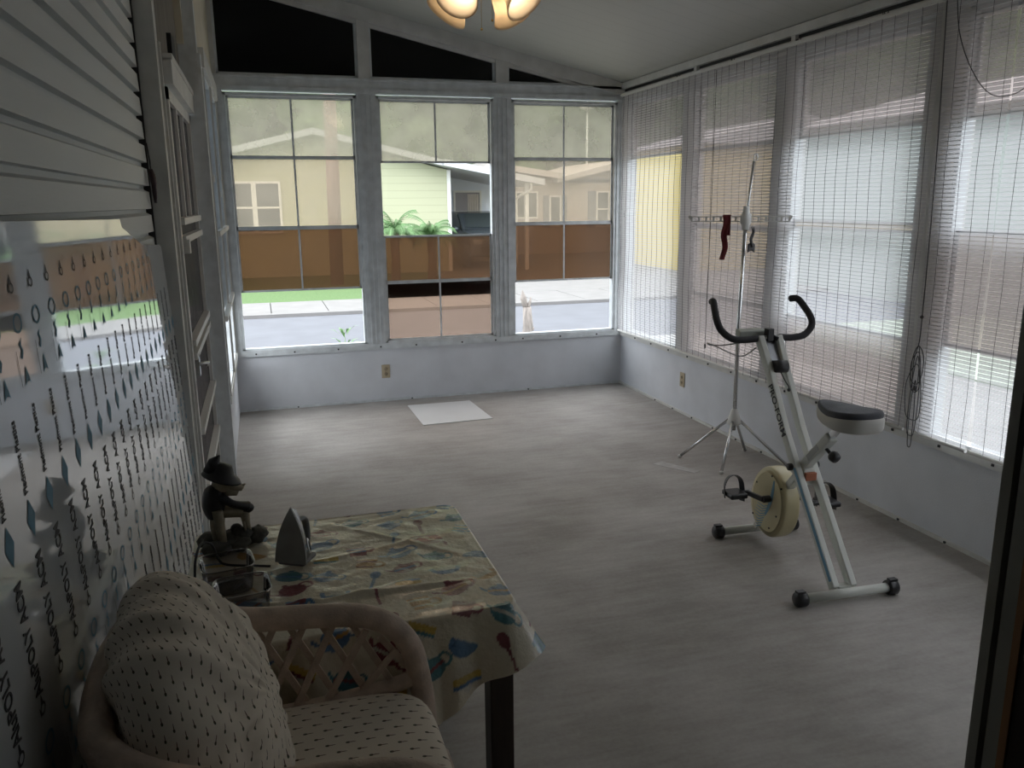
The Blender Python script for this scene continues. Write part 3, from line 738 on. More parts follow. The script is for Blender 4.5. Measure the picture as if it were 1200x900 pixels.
for dx, ln in ((-.02, .30), (.03, .26)):
    m = MB(); m.tube([(dx, -.03, Z(2.70)), (dx, -.03, Z(2.70) - ln)], .0012, 5); m.ball((dx, -.03, Z(2.70) - ln), .006, 8); m.build('pull_chain', BRASS, fan)

# ================================================================ pale floor rectangle, tape
m = MB(); m.box(-2.03, -1.50, -.87, -.245, 0, .006)  # thin pale rectangle laid over the floor
m.v = [(x + (.03 if y < -.5 else 0) + (-.02 if (x < -1.9 and y < -.5) else 0), y - (.02 if x < -1.9 and y < -.5 else 0), z) for x, y, z in m.v]
tag(m.build('floor_rectangle', mat('pale_rectangle_surface', (.66, .67, .68), .45, var=.03, vscale=4)), 'flat pale rectangle on the floor before the far wall', 'sheet')
m = MB(); m.prism([(-.80, -2.28), (-.72, -2.25), (-.585, -2.50), (-.64, -2.52)], lambda x, y: (x, y, 0.0), lambda x, y: (x, y, .0015))
o = m.build('tape_strip', mat('faded_tape', (.42, .41, .40), .6, var=.15, vscale=20)); tag(o, 'faded pale tape strip on the floor left of the drying rack foot', 'tape')

# ================================================================ drying rack
rk = empty('drying_rack', (-.31, -2.42, 0), 0, 'chrome folding drying rack on four splayed legs with a perforated crossbar', 'drying rack')
m = MB(); m.tube([(0, 0, .22), (-.005, 0, .9), (.008, 0, 1.50)], .0125, 14); m.build('pole', CHROME, rk)
m = MB(); m.tube([(.008, 0, 1.44), (.018, 0, 1.62), (.042, 0, 1.87)], .008, 10)
m.tube(catmull([(.042, 0, 1.87), (.045, 0, 1.905), (.058, 0, 1.915), (.066, 0, 1.895), (.062, 0, 1.875)], 5), .004, 8); m.build('hook_rod', CHROME, rk)
m = MB(); m.lathe([(.014, .36), (.022, .35), (.035, .31), (.050, .27), (.046, .262), (.02, .262), (.014, .27)], n=8); m.build('leg_hub', WHITEM, rk)
for fx, fy in ((-.26, .21), (-.18, -.17), (.22, .20), (.27, -.22)):
    m = MB(); d = Vector((fx, fy, 0)).normalized(); m.tube([d * .03 + Vector((0, 0, .29)), Vector((fx, fy, .010))], .0095, 10); lg = m.build('leg', CHROME, rk)
    MB().ball((fx, fy, .011), (.014, .014, .011), 10).build('foot', WHITEM, lg)
# perforated crossbars (holes cut as a chain of rings joined by rails)
def holed_bar(L0, L1, ang, z):
    m = MB(); d = Vector((math.cos(ang), math.sin(ang), 0)); n_ = 13
    for zz in (-.014, .014): m.bar(d * L0 + Vector((0, 0, z + zz)), d * L1 + Vector((0, 0, z + zz)), .012, .006)
    for k in range(n_ + 1):
        p = d * (L0 + (L1 - L0) * k / n_) + Vector((0, 0, z)); m.bar(p + Vector((0, 0, -.014)), p + Vector((0, 0, .014)), .007, .012, tuple(d))
    for e_ in (L0, L1): m.bar(d * e_ + Vector((0, 0, z)), d * (e_ * 1.05) + Vector((0, 0, z + .02)), .014, .018)
    return m
holed_bar(-.315, .255, math.radians(-38), 1.535).build('crossbar', WHITEM, rk)
m = MB(); m.lathe([(.013, 1.47), (.022, 1.47), (.024, 1.50), (.034, 1.51), (.034, 1.56), (.022, 1.57), (.018, 1.61), (.013, 1.61)], (.008, 0, 0), n=16); m.build('collar', WHITEM, rk)
m = MB(); m.lathe([(0, -.012), (.055, -.010), (.058, 0), (.055, .010), (0, .012)], (.035, -.03, 1.53), (.5, -1, 0), 20)
o = m.build('winder_cap', BLACKP); tag(o, 'round black cap clipped on the drying rack collar', 'cap')
m = MB(); m.grid(lambda u, v: (-.31 + .035 + .02 * (u - .5) + .008 * math.sin(v * 7), -2.455 + .006 * math.sin(u * 9), 1.475 - .11 * v + .03 * abs(u - .5)), 4, 8)
m.grid(lambda u, v: (-.31 + .035 + .05 * (u - .5), -2.449, 1.40 - .05 * v - .03 * abs(u - .5)), 4, 3)
o = m.build('black_ribbon', BLACKP); sol = o.modifiers.new('t', 'SOLIDIFY'); sol.thickness = .003
tag(o, 'short black ribbon dangling below the black cap on the drying rack', 'ribbon')
m = MB()
bd = Vector((math.cos(math.radians(-38)), math.sin(math.radians(-38)), 0)); bn = Vector((bd.y, -bd.x, 0))
def CS(a_, b_, z_): return Vector((-.392, -2.354, z_)) + bd * a_ + bn * b_
m.grid(lambda u, v: CS(.044 * (u - .5) * (1 - .35 * v) - .010 * v + .006 * math.sin(v * 11), .016 + .004 * math.sin(u * 6 + v * 5), 1.556 - .265 * v), 6, 24)
m.grid(lambda u, v: CS(.048 * (u - .5), .016 - .032 * v, 1.557 + .004 * math.sin(v * 3.14)), 6, 4)
m.grid(lambda u, v: CS(.044 * (u - .5), -.016, 1.556 - .12 * v), 6, 8)
o = m.build('cloth_strip', REDC); sol = o.modifiers.new('t', 'SOLIDIFY'); sol.thickness = .003
tag(o, 'dark red cloth strip hanging over the drying rack crossbar', 'cloth')

# ================================================================ exercise bike
bk = empty('exercise_bike', (-.832, -3.81, 0), -.055, 'white upright exercise bike with beige flywheel cover and black curved handlebars', 'exercise bike')
def base_bar(y, hw, r, name='base_bar'):
    b = MB().tube([(-hw, y, r + .012), (hw, y, r + .012)], r, 16).build(name, WHITEP, bk)
    for sg in (-1, 1):
        m = MB(); m.lathe([(0, -.002), (r + .010, 0), (r + .012, .008), (r + .012, .040), (r + .006, .046), (0, .048)], (sg * (hw - .01), y, r + .012), (sg, 0, 0), 18)
        m.box(sg * (hw + .015) - .018, sg * (hw + .015) + .018, y - .012, y + .012, 2 * r + .014, 2 * r + .030)
        m.build('end_cap', BLACKP, b)
base_bar(-.37, .205, .020); base_bar(.36, .195, .020)
# main column: twin tubes rear bar -> pivot -> handlebar
for sg in (-1, 1):
    m = MB(); x = sg * .042
    pts = [(x, -.345, .045), (x, -.02, .46), (x, .10, .625), (x, .25, .86), (x * 1.15, .345, 1.005)]
    for a, b in zip(pts[:-1], pts[1:]): m.bar(a, Vector(b) + (Vector(b) - Vector(a)).normalized() * .006, .031, .042, (0, -1, .6))
    m.build('column_tube', WHITEP, bk, bevel=.005)
m = MB()
pl = [(-.015, .47), (.10, .63), (.25, .865), (.34, 1.0)]
m.prism([(.265, .89), (.355, 1.01), (.375, 1.0), (.285, .875)], lambda y, z: (-.034, y, z), lambda y, z: (.034, y, z)); m.build('console_bracket', STEELG, bk)
m = MB(); m.box(-.028, .028, -.36, -.325, .046, .056); m.build('foot_plate', WHITEP, bk)
m = MB()   # blue edge stripe on lower tube
m.bar((-.0580, -.335, .075), (-.0580, -.02, .475), .0012, .018, (0, -1, .6)); m.build('stripe', BLUEP, bk)
# lettering on the left tube, reading down the tube
a = Vector((-.0590, .065, .58)); b = Vector((-.0590, .225, .82)); mid = (a + b) / 2; dirv = (a - b).normalized(); nrm = Vector((-1, 0, 0)); upv = nrm.cross(dirv)
M4 = Matrix(((dirv.x, upv.x, nrm.x, mid.x), (dirv.y, upv.y, nrm.y, mid.y), (dirv.z, upv.z, nrm.z, mid.z), (0, 0, 0, 1)))
MB().text('PRO-FORM', .052, M4, .001).build('lettering', INK, bk)
# pivot
m = MB(); m.lathe([(0, -.075), (.016, -.075), (.016, .075), (0, .075)], (0, 0, .475), (1, 0, 0), 16); m.build('pivot_bolt', BLACKP, bk)
m = MB(); m.box(-.024, .024, -.05, .03, .40, .475); m.build('pivot_block', WHITEP, bk, bevel=.004)
m = MB(); m.box(-.024, .028, -.066, -.050, .425, .46); m.build('sticker', mat('orange_label', (.42, .15, .08), .5), bk)
# front strut through the flywheel cover and seat tube
m = MB(); m.bar((0, .345, .045), (0, .02, .43), .040, .035, (0, 1, .6)); m.build('front_strut', WHITEP, bk, bevel=.005)
m = MB(); m.bar((0, .01, .455), (0, -.19, .665), .044, .044, (0, -1, -1)); m.build('seat_tube', WHITEP, bk, bevel=.006)
m = MB(); m.bar((0, -.165, .64), (0, -.245, .735), .026, .026, (0, -1, -1)); m.build('seat_post', CHROME, bk)
m = MB(); m.bar((-.0225, -.06, .53), (-.0225, -.13, .603), .001, .028, (0, -1, -1)); m.build('label_plate', mat('grey_label', (.38, .39, .38), .5), bk)
m = MB(); m.tube([(0, -.16, .60), (0, -.20, .585)], .008, 8); m.lathe([(0, 0), (.020, .002), (.026, .014), (.022, .034), (0, .038)], (0, -.195, .588), (.15, -.9, -.35), 10); m.build('knob', BLACKP, bk)
# seat: shell and padded top; wide tail at the rear, rounded nose forward
def seat_part(z0, hgt, k, mt, name, dome):
    def fn(u, v):
        a = 2 * PI * u; c_, s_ = math.cos(a), math.sin(a)
        # outline: s_>0 nose (forward)
        t = (s_ + 1) / 2
        wd = .118 * (1 - t) ** .55 * 1.0 + .052 * t ** .8 + .028 * math.sin(PI * t)
        wd = (.132 - .085 * (t ** 1.2))
        x = wd * (abs(c_) ** .8) * (1 if c_ > 0 else -1); y = .172 * s_
        rr = [(.0, -1), (.86, -1), (.97, -.8), (1.0, -.3), (1.0, .4), (.965, .8), (.80, .97), (.5, 1.0 + dome), (0, 1.0 + dome * 1.4)]
        q = v * (len(rr) - 1); i = min(int(q), len(rr) - 2); f_ = q - i
        R_ = rr[i][0] * (1 - f_) + rr[i + 1][0] * f_; z = rr[i][1] * (1 - f_) + rr[i + 1][1] * f_
        return (x * R_ * k, -.262 + y * R_ * k, z0 + hgt * .5 * (1 + z) + (.018 * max(0, -s_) * R_ if z > 0 else 0))
    return MB().grid(fn, 48, 16).build(name, mt, bk)
seat_part(.735, .055, 1.0, mat('pale_grey_seat_shell', (.50, .49, .46), .5), 'seat_shell', 0)
seat_part(.772, .038, .97, mat('dark_blue_grey_padding', (.045, .048, .062), .6, bump=.2, bscale=120), 'seat_pad', .3)
# handlebars
m = MB()
pts = [(-.055, .345, 1.005), (-.12, .345, 1.0), (-.19, .35, 1.008), (-.238, .365, 1.045), (-.25, .39, 1.085), (-.240, .44, 1.135), (-.227, .48, 1.168), (-.215, .52, 1.165)]
pts2 = [(-p[0], p[1], p[2]) for p in pts]
pc = catmull(pts, 6); MB().tube(pc, .0165, 14).build('handle_grip', GRIP, bk)
pc2 = catmull(pts2, 6); MB().tube(pc2, .0165, 14).build('handle_grip', GRIP, bk)
MB().tube([(-.055, .345, 1.005), (.055, .345, 1.005)], .012, 12).build('handlebar_tube', CHROME, bk)
m = MB(); m.box(-.016, .016, .325, .365, .99, 1.05); m.bar((.0, .34, 1.02), (.035, .32, 1.0), .014, .02); m.build('clamp', BLACKP, bk, bevel=.003)
m = MB(); m.prism([(-.13, .385), (.02, .385), (.02, .47), (-.11, .47)], lambda x_, y_: (x_, y_, 1.000), lambda x_, y_: (x_, y_, 1.035)); m.build('console', mat('grey_green_console', (.36, .38, .34), .5), bk, bevel=.006)
m = MB(); m.tube([(-.03, .245, .885), (.035, .235, .885)], .030, 16); m.build('tension_dial', BLACKP, bk)
m = MB(); m.ball((.065, .335, .975), (.022, .022, .022), 14); m.build('bell', CHROME, bk)
m = MB(); m.tube(catmull([(.0, .225, .86), (.012, .20, .82), (.02, .185, .80), (.018, .178, .785)], 5), .003, 6); m.ball((.018, .178, .785), .009, 8); m.build('cable', BLACKP, bk)
m = MB(); m.tube(catmull([(-.09, .36, .99), (-.17, .43, .965), (-.20, .45, .96), (-.225, .50, .955), (-.24, .50, .965), (-.215, .46, .955), (-.16, .40, .925), (-.12, .36, .92), (-.06, .35, .96)], 5), .003, 6); m.build('wire_holder', STEELG, bk)
# flywheel cover: flattened, tilted egg
def egg(sc=1.0, out_=0):
    def fn(u, v):
        a = 2 * PI * u
        s_ = -1 + 2 * v; thick = .045
        ed = (1 - abs(s_) ** 5) ** .35 * .16 + .84 if abs(s_) < 1 else .84
        ca, sa = math.cos(a), math.sin(a)
        L_ = .175 * abs(sa) ** .92 * (1 if sa > 0 else -1); W_ = .150 * abs(ca) ** .85 * (1 if ca > 0 else -1)
        W_ *= (1 - .12 * (sa > 0) * sa)
        L_ *= ed; W_ *= ed
        th = math.radians(16)
        yv = W_ * math.cos(th) - L_ * math.sin(th); zv = W_ * math.sin(th) + L_ * math.cos(th)
        return (s_ * thick, .205 + yv, .232 + zv)
    return fn
m = MB(); m.grid(egg(), 56, 18)
nn = len(m.v)
for v0 in (0, 18):
    ring = [v0 * 57 + i for i in range(56)]
    m.f.append(tuple(ring if v0 == 0 else ring[::-1])); m.m.append(0); m.sm.append(False)
cov = m.build('flywheel_cover', BEIGEP, bk, bevel=0)
m = MB()
for sg in (-1,):
    X_ = -.0465
    def band(p0, p1, w0, w1):
        (ya, za), (yb_, zb_) = p0, p1; dx, dz = yb_ - ya, zb_ - za; l_ = math.hypot(dx, dz); nx, nz_ = -dz / l_, dx / l_
        m.prism([(ya + nx * w0, za + nz_ * w0), (yb_ + nx * w1, zb_ + nz_ * w1), (yb_ - nx * w1, zb_ - nz_ * w1), (ya - nx * w0, za - nz_ * w0)], lambda y, z: (X_, y, z), lambda y, z: (X_ + .002, y, z))
    cv = [(.150, .355), (.155, .31), (.165, .26), (.185, .21), (.21, .165)]
    ws = [.004, .009, .011, .010, .006]
    for i in range(4): band(cv[i], cv[i + 1], ws[i], ws[i + 1])
    for k in range(9):
        z0_ = .222 - .0155 * k; y0_ = .182 + .0075 * k
        band((y0_, z0_), (y0_ + .045, z0_ - .022), .0020, .0022); band((y0_ + .045, z0_ - .022), (min(y0_ + .10, .315 - .004 * k), z0_ - .020), .0022, .001)
m.build('stripe', BLUEP, cov)
for y, z in ((.17, .372), (.09, .335), (.115, .19), (.17, .11), (.32, .13), (.30, .30)):
    MB().lathe([(0, -.003), (.005, -.003), (.005, .003), (0, .003)], (-.0445, y, z), (1, 0, 0), 8).build('screw', DARK, cov)
# cranks and pedals
for sg in (-1, 1):
    ax = Vector((sg * .055, .165, .262)); en = Vector((sg * .105, .165 - sg * .120, .262 + sg * .006))
    m = MB(); m.tube([ax, ax + Vector((sg * .035, 0, 0))], .017, 12); m.bar(ax + Vector((sg * .035, 0, 0)), en, .013, .024); m.tube([en - Vector((sg * .01, 0, 0)), en + Vector((sg * .02, 0, 0))], .013, 10)
    cr_ = m.build('crank', BLACKP, bk, bevel=.002)
    pc_ = en + Vector((sg * .065, 0, 0))
    m = MB(); m.box(pc_.x - .045, pc_.x + .045, pc_.y - .050, pc_.y + .050, pc_.z - .014, pc_.z + .012); m.build('pedal', BLACKP, cr_, bevel=.008)
    m = MB(); sp = [(pc_.x - sg * .0 - .046, pc_.y + .015, pc_.z - .02), (pc_.x - .046, pc_.y + .02, pc_.z + .04), (pc_.x - .025, pc_.y + .025, pc_.z + .078), (pc_.x + .01, pc_.y + .025, pc_.z + .085), (pc_.x + .038, pc_.y + .02, pc_.z + .06), (pc_.x + .048, pc_.y + .015, pc_.z + .0), (pc_.x + .046, pc_.y + .01, pc_.z - .045)]
    sp = catmull(sp, 5)
    for q in range(len(sp) - 1): m.bar(sp[q], sp[q + 1], .003, .032, (0, 1, 0)) if False else m.bar(sp[q], sp[q + 1], .032, .003, Vector((sp[q] + sp[q + 1]) / 2 - pc_).normalized())
    m.build('toe_strap', BLACKP, cr_)

# ================================================================ table, cloth
TX0, TX1, TY0, TY1, TZ = -3.345, -2.56, -5.0, -4.29, .672
tb = empty('table', ((TX0 + TX1) / 2, (TY0 + TY1) / 2, 0), 0, 'square dark-legged table hidden under a patterned oilcloth', 'table')
cx, cy = (TX0 + TX1) / 2, (TY0 + TY1) / 2; hx, hy = (TX1 - TX0) / 2, (TY1 - TY0) / 2
MB().box(-hx, hx, -hy, hy, TZ - .028, TZ - .003).build('tabletop', WOODD, tb, bevel=.004)
m = MB(); m.box(-hx + .07, hx - .07, -hy + .03, -hy + .05, TZ - .10, TZ - .028); m.box(-hx + .07, hx - .07, hy - .05, hy - .03, TZ - .10, TZ - .028)
m.box(-hx + .03, -hx + .05, -hy + .07, hy - .07, TZ - .10, TZ - .028); m.box(hx - .05, hx - .03, -hy + .07, hy - .07, TZ - .10, TZ - .028); m.build('apron', WOODD, tb)
for sx_ in (-1, 1):
    for sy_ in (-1, 1):
        x_, y_ = sx_ * (hx - .034), sy_ * (hy - .034)
        MB().box(x_ - .031, x_ + .031, y_ - .031, y_ + .031, 0, TZ - .028).build('leg', WOODD, tb, bevel=.003)

# motif painter: kitchen shapes (mugs, teapots, spoons, slices) on cream
random.seed(41)
RED, BLU, YEL, WHT, TEAL, ORG = (.22, .04, .055), (.07, .19, .38), (.62, .42, .10), (.60, .57, .48), (.05, .20, .24), (.48, .26, .06)
motifs = []
gx = -.55
row = 0
while gx < .75:
    gy = -.85 + (.052 if row % 2 else 0)
    while gy < .6:
        if random.random() < .96:
            motifs.append((gx + random.uniform(-.012, .012), gy + random.uniform(-.012, .012), random.choice(['mug', 'pot', 'spoon', 'slice', 'bowl', 'mug', 'pot']), random.uniform(-.6, .6) + (PI if random.random() < .15 else 0), random.choice([RED, BLU, RED, BLU, RED, TEAL, BLU, ORG]), random.choice([RED, BLU, ORG, WHT]), random.uniform(.042, .050)))
        gy += .104
    gx += .102; row += 1
cells = {}
for mo in motifs:
    for i in range(int((mo[0] - .11) // .06), int((mo[0] + .11) // .06) + 1):
        for j in range(int((mo[1] - .11) // .06), int((mo[1] + .11) // .06) + 1): cells.setdefault((i, j), []).append(mo)
def paint(x, y):
    base = (.52, .44, .26)
    n_ = noise.noise(Vector((x * 9, y * 9, 0)))
    base = (.70 + .05 * n_, .63 + .05 * n_, .49 + .05 * n_)
    for mx, my, kd, rot, c1, c2, s in cells.get((int(x // .06), int(y // .06)), ()):
        dx, dy = (x - mx) / s, (y - my) / s
        if dx * dx + dy * dy > 2.2: continue
        c_, s_ = math.cos(rot), math.sin(rot); u, v = dx * c_ + dy * s_, -dx * s_ + dy * c_
        if kd == 'mug':
            if abs(u) < .55 + .08 * v and abs(v) < .68: return c2 if abs(v - .35) < .09 or abs(v + .30) < .06 else c1
            r_ = math.hypot(u - .72, v)
            if .24 < r_ < .42 and u > .5: return c1
        elif kd == 'pot':
            if (u / .78) ** 2 + ((v + .1) / .62) ** 2 < 1: return c2 if abs(v + .1) < .10 else c1
            if abs(u) < .16 and .45 < v < .72: return c1
            r_ = math.hypot(u - .85, v + .05)
            if .27 < r_ < .42 and u > .6: return c1
            if u < -.65 and abs(v - (-.2 - (u + .65) * 1.1)) < .14 and u > -1.15: return c1
        elif kd == 'spoon':
            if (u / .30) ** 2 + ((v - .75) / .42) ** 2 < 1: return c1
            if abs(u) < .09 and -1.1 < v < .5: return c1
        elif kd == 'slice':
            if -.5 < v < .1 and abs(u) < .8: return (.60, .42, .08) if v > -.3 else c1
            if -1.0 < v < -.5 and abs(u) < .45 * (1 + v) * 2: return WHT
        else:
            if (u / .9) ** 2 + (v / .8) ** 2 < 1 and v < .15: return c1 if (u / .62) ** 2 + (v / .5) ** 2 > 1 or v < -.3 else c2
    return base
cl = MB()
NT, NR, NH = 900, 110, 64
cols = []
per = []
# perimeter samples with rounded corners
rc = .03
segs = [((-hx + rc, -hy), (hx - rc, -hy), (0, -1)), ((hx, -hy + rc), (hx, hy - rc), (1, 0)), ((hx - rc, hy), (-hx + rc, hy), (0, 1)), ((-hx, hy - rc), (-hx, -hy + rc), (-1, 0))]
tot = 2 * (2 * hx - 2 * rc) + 2 * (2 * hy - 2 * rc); arc = PI / 2 * rc * 3; full = tot + 4 * arc
for k in range(4):
    (ax_, ay_), (bx_, by_), nv = segs[k]
    ln = math.hypot(bx_ - ax_, by_ - ay_); n_ = int(ln / full * NT)
    for i in range(n_): t_ = i / n_; per.append((ax_ + (bx_ - ax_) * t_, ay_ + (by_ - ay_) * t_, nv[0], nv[1]))
    nn_ = segs[(k + 1) % 4][2]; ccx = (hx - rc) * (1 if nv[0] + nn_[0] > 0 else -1); ccy = (hy - rc) * (1 if nv[1] + nn_[1] > 0 else -1)
    a0 = math.atan2(nv[1], nv[0]); na = int(arc / full * NT)
    for i in range(na): a_ = a0 + PI / 2 * i / na; per.append((ccx + rc * math.cos(a_), ccy + rc * math.sin(a_), math.cos(a_), math.sin(a_)))
NT = len(per)
def ridge(x, y, ax_, ay_, bx_, by_, wd, amp):
    dx, dy = bx_ - ax_, by_ - ay_; l2 = dx * dx + dy * dy; t_ = ((x - ax_) * dx + (y - ay_) * dy) / l2; tt = max(0, min(1, t_))
    d_ = math.hypot(x - ax_ - dx * tt, y - ay_ - dy * tt); return amp * math.exp(-(d_ / wd) ** 2) * math.sin(PI * min(1, max(0, .1 + .8 * tt)))
def topz(x, y):
    z = .0035 * noise.noise(Vector((x * 5, y * 14, 1))) + .0022 * noise.noise(Vector((x * 22, y * 30, 4)))
    z += ridge(x, y, -.30, -.22, .32, -.20, .010, .014) + ridge(x, y, -.35, -.02, .34, .12, .012, .006) + ridge(x, y, -.2, -.30, .25, -.12, .014, .006) + ridge(x, y, .0, .3, .35, -.05, .012, .005) + ridge(x, y, -.38, -.12, -.02, -.24, .012, .010)
    return max(z, -.002) + .002
def hang(px, py, nx, ny):
    # least overhang at the corners of an oval cloth
    if ny < -.7: return .13 + .20 * (1 - (max(0, (px + .10) / (hx + .10))) ** 2.2)
    if nx > .7: return .13 + .06 * (1 - abs(py / hy) ** 2)
    if nx > 0 and ny < 0: return .13
    if ny > .7 or nx < -.7: return .07
    return .07
H_ = [hang(*p) for p in per]
K = 14
H_ = [sum(H_[(i + j) % NT] for j in range(-K, K + 1)) / (2 * K + 1) for i in range(NT)]
verts = []
for j in range(NR + 1):
    f_ = j / NR
    for i, (px, py, nx, ny) in enumerate(per):
        x_, y_ = px * f_, py * f_; verts.append((x_, y_, topz(x_, y_) * min(1, (1 - f_) * 14 + .15))); cols.append(paint(x_, y_))
for j in range(1, NH + 1):
    for i, (px, py, nx, ny) in enumerate(per):
        h_ = H_[i] * j / NH
        corner = max(0, 1 - math.hypot(px - hx, py + hy) / .20)
        wavy = math.sin(i / NT * 2 * PI * 13 + 1.2) * .16 * h_ + math.sin(i / NT * 2 * PI * 29) * .05 * h_
        r0 = .012
        if h_ < r0 * 1.57: o_, dz_ = r0 * math.sin(h_ / r0), r0 * (1 - math.cos(h_ / r0))
        else: o_ = r0 + (h_ - r0 * 1.57) * (.12 + .42 * corner); dz_ = r0 + (h_ - r0 * 1.57) * (.98 - .12 * corner)
        o_ += max(wavy, -.3 * h_) * min(1, h_ / .05) * .8
        o_ = max(o_, .004)
        verts.append((px + nx * o_, py + ny * o_, -dz_ + .002)); cols.append(paint(px + nx * h_, py + ny * h_))
faces = [(j * NT + i, j * NT + (i + 1) % NT, (j + 1) * NT + (i + 1) % NT, (j + 1) * NT + i) for j in range(NR + NH) for i in range(NT)]
faces = [f[::-1] for f in faces]
cl.add(verts, faces, 0, True)
def cloth_mat():
    m, nt, p, out = newmat('printed_oilcloth')
    a_ = nt.nodes.new('ShaderNodeVertexColor'); a_.layer_name = 'print'; nt.links.new(a_.outputs[0], p.inputs['Base Color'])
    p.inputs['Roughness'].default_value = .28; p.inputs['Specular IOR Level'].default_value = .9; p.inputs['Coat Weight'].default_value = 1.0; p.inputs['Coat Roughness'].default_value = .22
    n = nt.nodes.new('ShaderNodeTexNoise'); n.inputs['Scale'].default_value = 60; n.inputs['Detail'].default_value = 5
    tc = nt.nodes.new('ShaderNodeTexCoord'); nt.links.new(tc.outputs['Object'], n.inputs['Vector'])
    b = nt.nodes.new('ShaderNodeBump'); b.inputs['Strength'].default_value = .5; b.inputs['Distance'].default_value = .008
    nt.links.new(n.outputs[0], b.inputs['Height']); nt.links.new(b.outputs[0], p.inputs['Normal']); return m
co = cl.build('tablecloth', cloth_mat()); co.location = (cx, cy, TZ)
ca_ = co.data.color_attributes.new('print', 'FLOAT_COLOR', 'POINT')
flat_ = []
for c_ in cols: flat_ += [c_[0], c_[1], c_[2], 1.0]
ca_.data.foreach_set('color', flat_)
tag(co, 'cream oilcloth printed with red and blue kitchenware, draped over the square table', 'tablecloth')
TT = TZ + .006

# ================================================================ things on the table
# iron standing on its heel, soleplate to the camera
ir = empty('clothes_iron', (-3.075, -4.60, TT), math.radians(-30), 'grey clothes iron standing upright on its heel on the table', 'iron')
SOLE = mat('worn_grey_soleplate', (.34, .34, .33), .5, .2, var=.2, vscale=9)
out_i = []
for i in range(41):
    t_ = -1 + 2 * i / 40
    # outline from heel left, over the tip, to heel right
    s_ = 1 - abs(t_); wd = .058 * (1 - (s_) ** 2.1) if s_ > 0 else .058
    out_i.append(((1 if t_ > 0 else -1) * wd, .012 + .235 * s_))
m = MB(); m.prism(out_i, lambda x, z: (x, -.030 + z * .10, z), lambda x, z: (x, -.022 + z * .10, z)); m.build('soleplate', SOLE, ir)
m = MB(); m.prism([(x * .95, .016 + (z - .012) * .97) for x, z in out_i], lambda x, z: (x, -.0225 + z * .10, z), lambda x, z: (x * .62, .030 + z * .02, .03 + z * .80)); m.build('body', mat('iron_body_shell', (.42, .44, .46), .22, .75), ir, bevel=.004)
m = MB(); m.tube(catmull([(0, .035, .045), (0, .075, .035), (0, .098, .06), (0, .098, .13), (0, .075, .165), (0, .035, .17)], 5), .013, 12, flat=.8); m.build('handle', mat('iron_handle', (.20, .21, .22), .4), ir)
m = MB(); m.box(-.05, .05, -.028, .07, 0, .02); m.build('heel', mat('iron_heel', (.22, .22, .23), .5), ir, bevel=.008)
m = MB(); m.lathe([(0, 0), (.020, 0), (.024, .003), (.020, .006), (0, .006)], (.048, .012, .075), (.85, .35, .2), 24); m.v = [(x, y, .075 + (z - .075) * 1.5) for x, y, z in m.v]
m.build('badge', mat('bright_badge', (.72, .76, .80), .2, .6), ir)
m = MB(); m.lathe([(.008, .0065), (.014, .0065), (.014, .0075), (.008, .0075)], (.048, .012, .075), (.85, .35, .2), 20); m.v = [(x, y, .075 + (z - .075) * 1.5) for x, y, z in m.v]; m.build('emblem', INK, ir)
ir.scale = (.80, .80, .66)
# statuette of a seated/leaning figure in a dark hat on a rocky base
stt = empty('statuette', (-3.245, -4.42, TT), math.radians(0), 'dark carved statuette of a hatted figure leaning on a post, on a rocky base', 'statuette')
CD = mat('statuette_black', (.018, .018, .022), .45, var=.3, vscale=30); CG = mat('statuette_grey_stone', (.075, .072, .062), .75, var=.4, vscale=24, bump=.5, bscale=70); CT = mat('statuette_tan', (.30, .26, .19), .65, var=.3, vscale=26)
m = MB(); random.seed(9)
for k in range(11):
    a_ = k * 1.3; m.ball((.055 * math.cos(a_) * (k % 3) * .6, .05 * math.sin(a_) * (k % 3) * .55, .016 + .008 * (k % 2)), (.042, .036, .024), 12, 0, .5, k)
m.ball((.03, -.0, .035), (.03, .03, .03), 12, 0, .5, 3); m.build('rock_base', CG, stt)
m = MB()
m.tube(catmull([(-.032, -.008, .02), (-.036, -.006, .07), (-.03, 0, .125)], 5), [.015, .016, .018, .019, .019, .020, .021, .022, .022, .022, .022], 10)
m.tube(catmull([(-.03, .0, .125), (.012, .0, .122), (.040, .0, .118)], 4), [.022] * 9, 10); m.tube([(.042, 0, .12), (.046, 0, .07), (.05, 0, .035)], [.016, .011, .010], 8)
m.build('trousers', CT, stt)
m = MB(); m.tube(catmull([(-.034, 0, .11), (-.040, 0, .15), (-.034, 0, .19), (-.024, 0, .212)], 5), [.028, .029, .031, .032, .033, .034, .034, .034, .034, .033, .033, .032, .030, .026, .022, .018], 12)
m.tube(catmull([(-.02, -.02, .185), (.01, -.026, .16), (.036, -.014, .145), (.052, -.004, .135)], 4), [.016, .015, .014, .013, .013, .013, .013, .013, .014, .015, .016, .017, .018], 10)
m.ball((.052, 0, .128), (.020, .016, .018), 12); m.ball((.016, .008, .055), (.018, .018, .018), 12); m.build('coat', CD, stt)
m = MB(); m.ball((-.006, 0, .222), (.034, .030, .030), 16, 0, .25, 2); m.tube([(.0, .0, .20), (.03, -.004, .185)], [.026, .010], 8); m.tube([(-.03, 0, .222), (.02, -.004, .215), (.044, -.004, .200)], [.022, .020, .010], 10); m.tube([(.03, -.004, .20), (.052, -.006, .216)], [.006, .003], 6)
m.tube([(.008, -.004, .205), (.022, -.004, .188)], [.012, .004], 8); m.build('bearded_head', CT, stt)
m = MB(); m.lathe([(0, .05), (.022, .046), (.032, .02), (.052, .004), (.056, -.004), (.045, -.006), (0, -.004)], (-.012, 0, .245), (.25, 0, 1), 20); m.tube([(-.036, 0, .262), (-.028, 0, .30), (-.012, 0, .322)], [.026, .016, .002], 10)
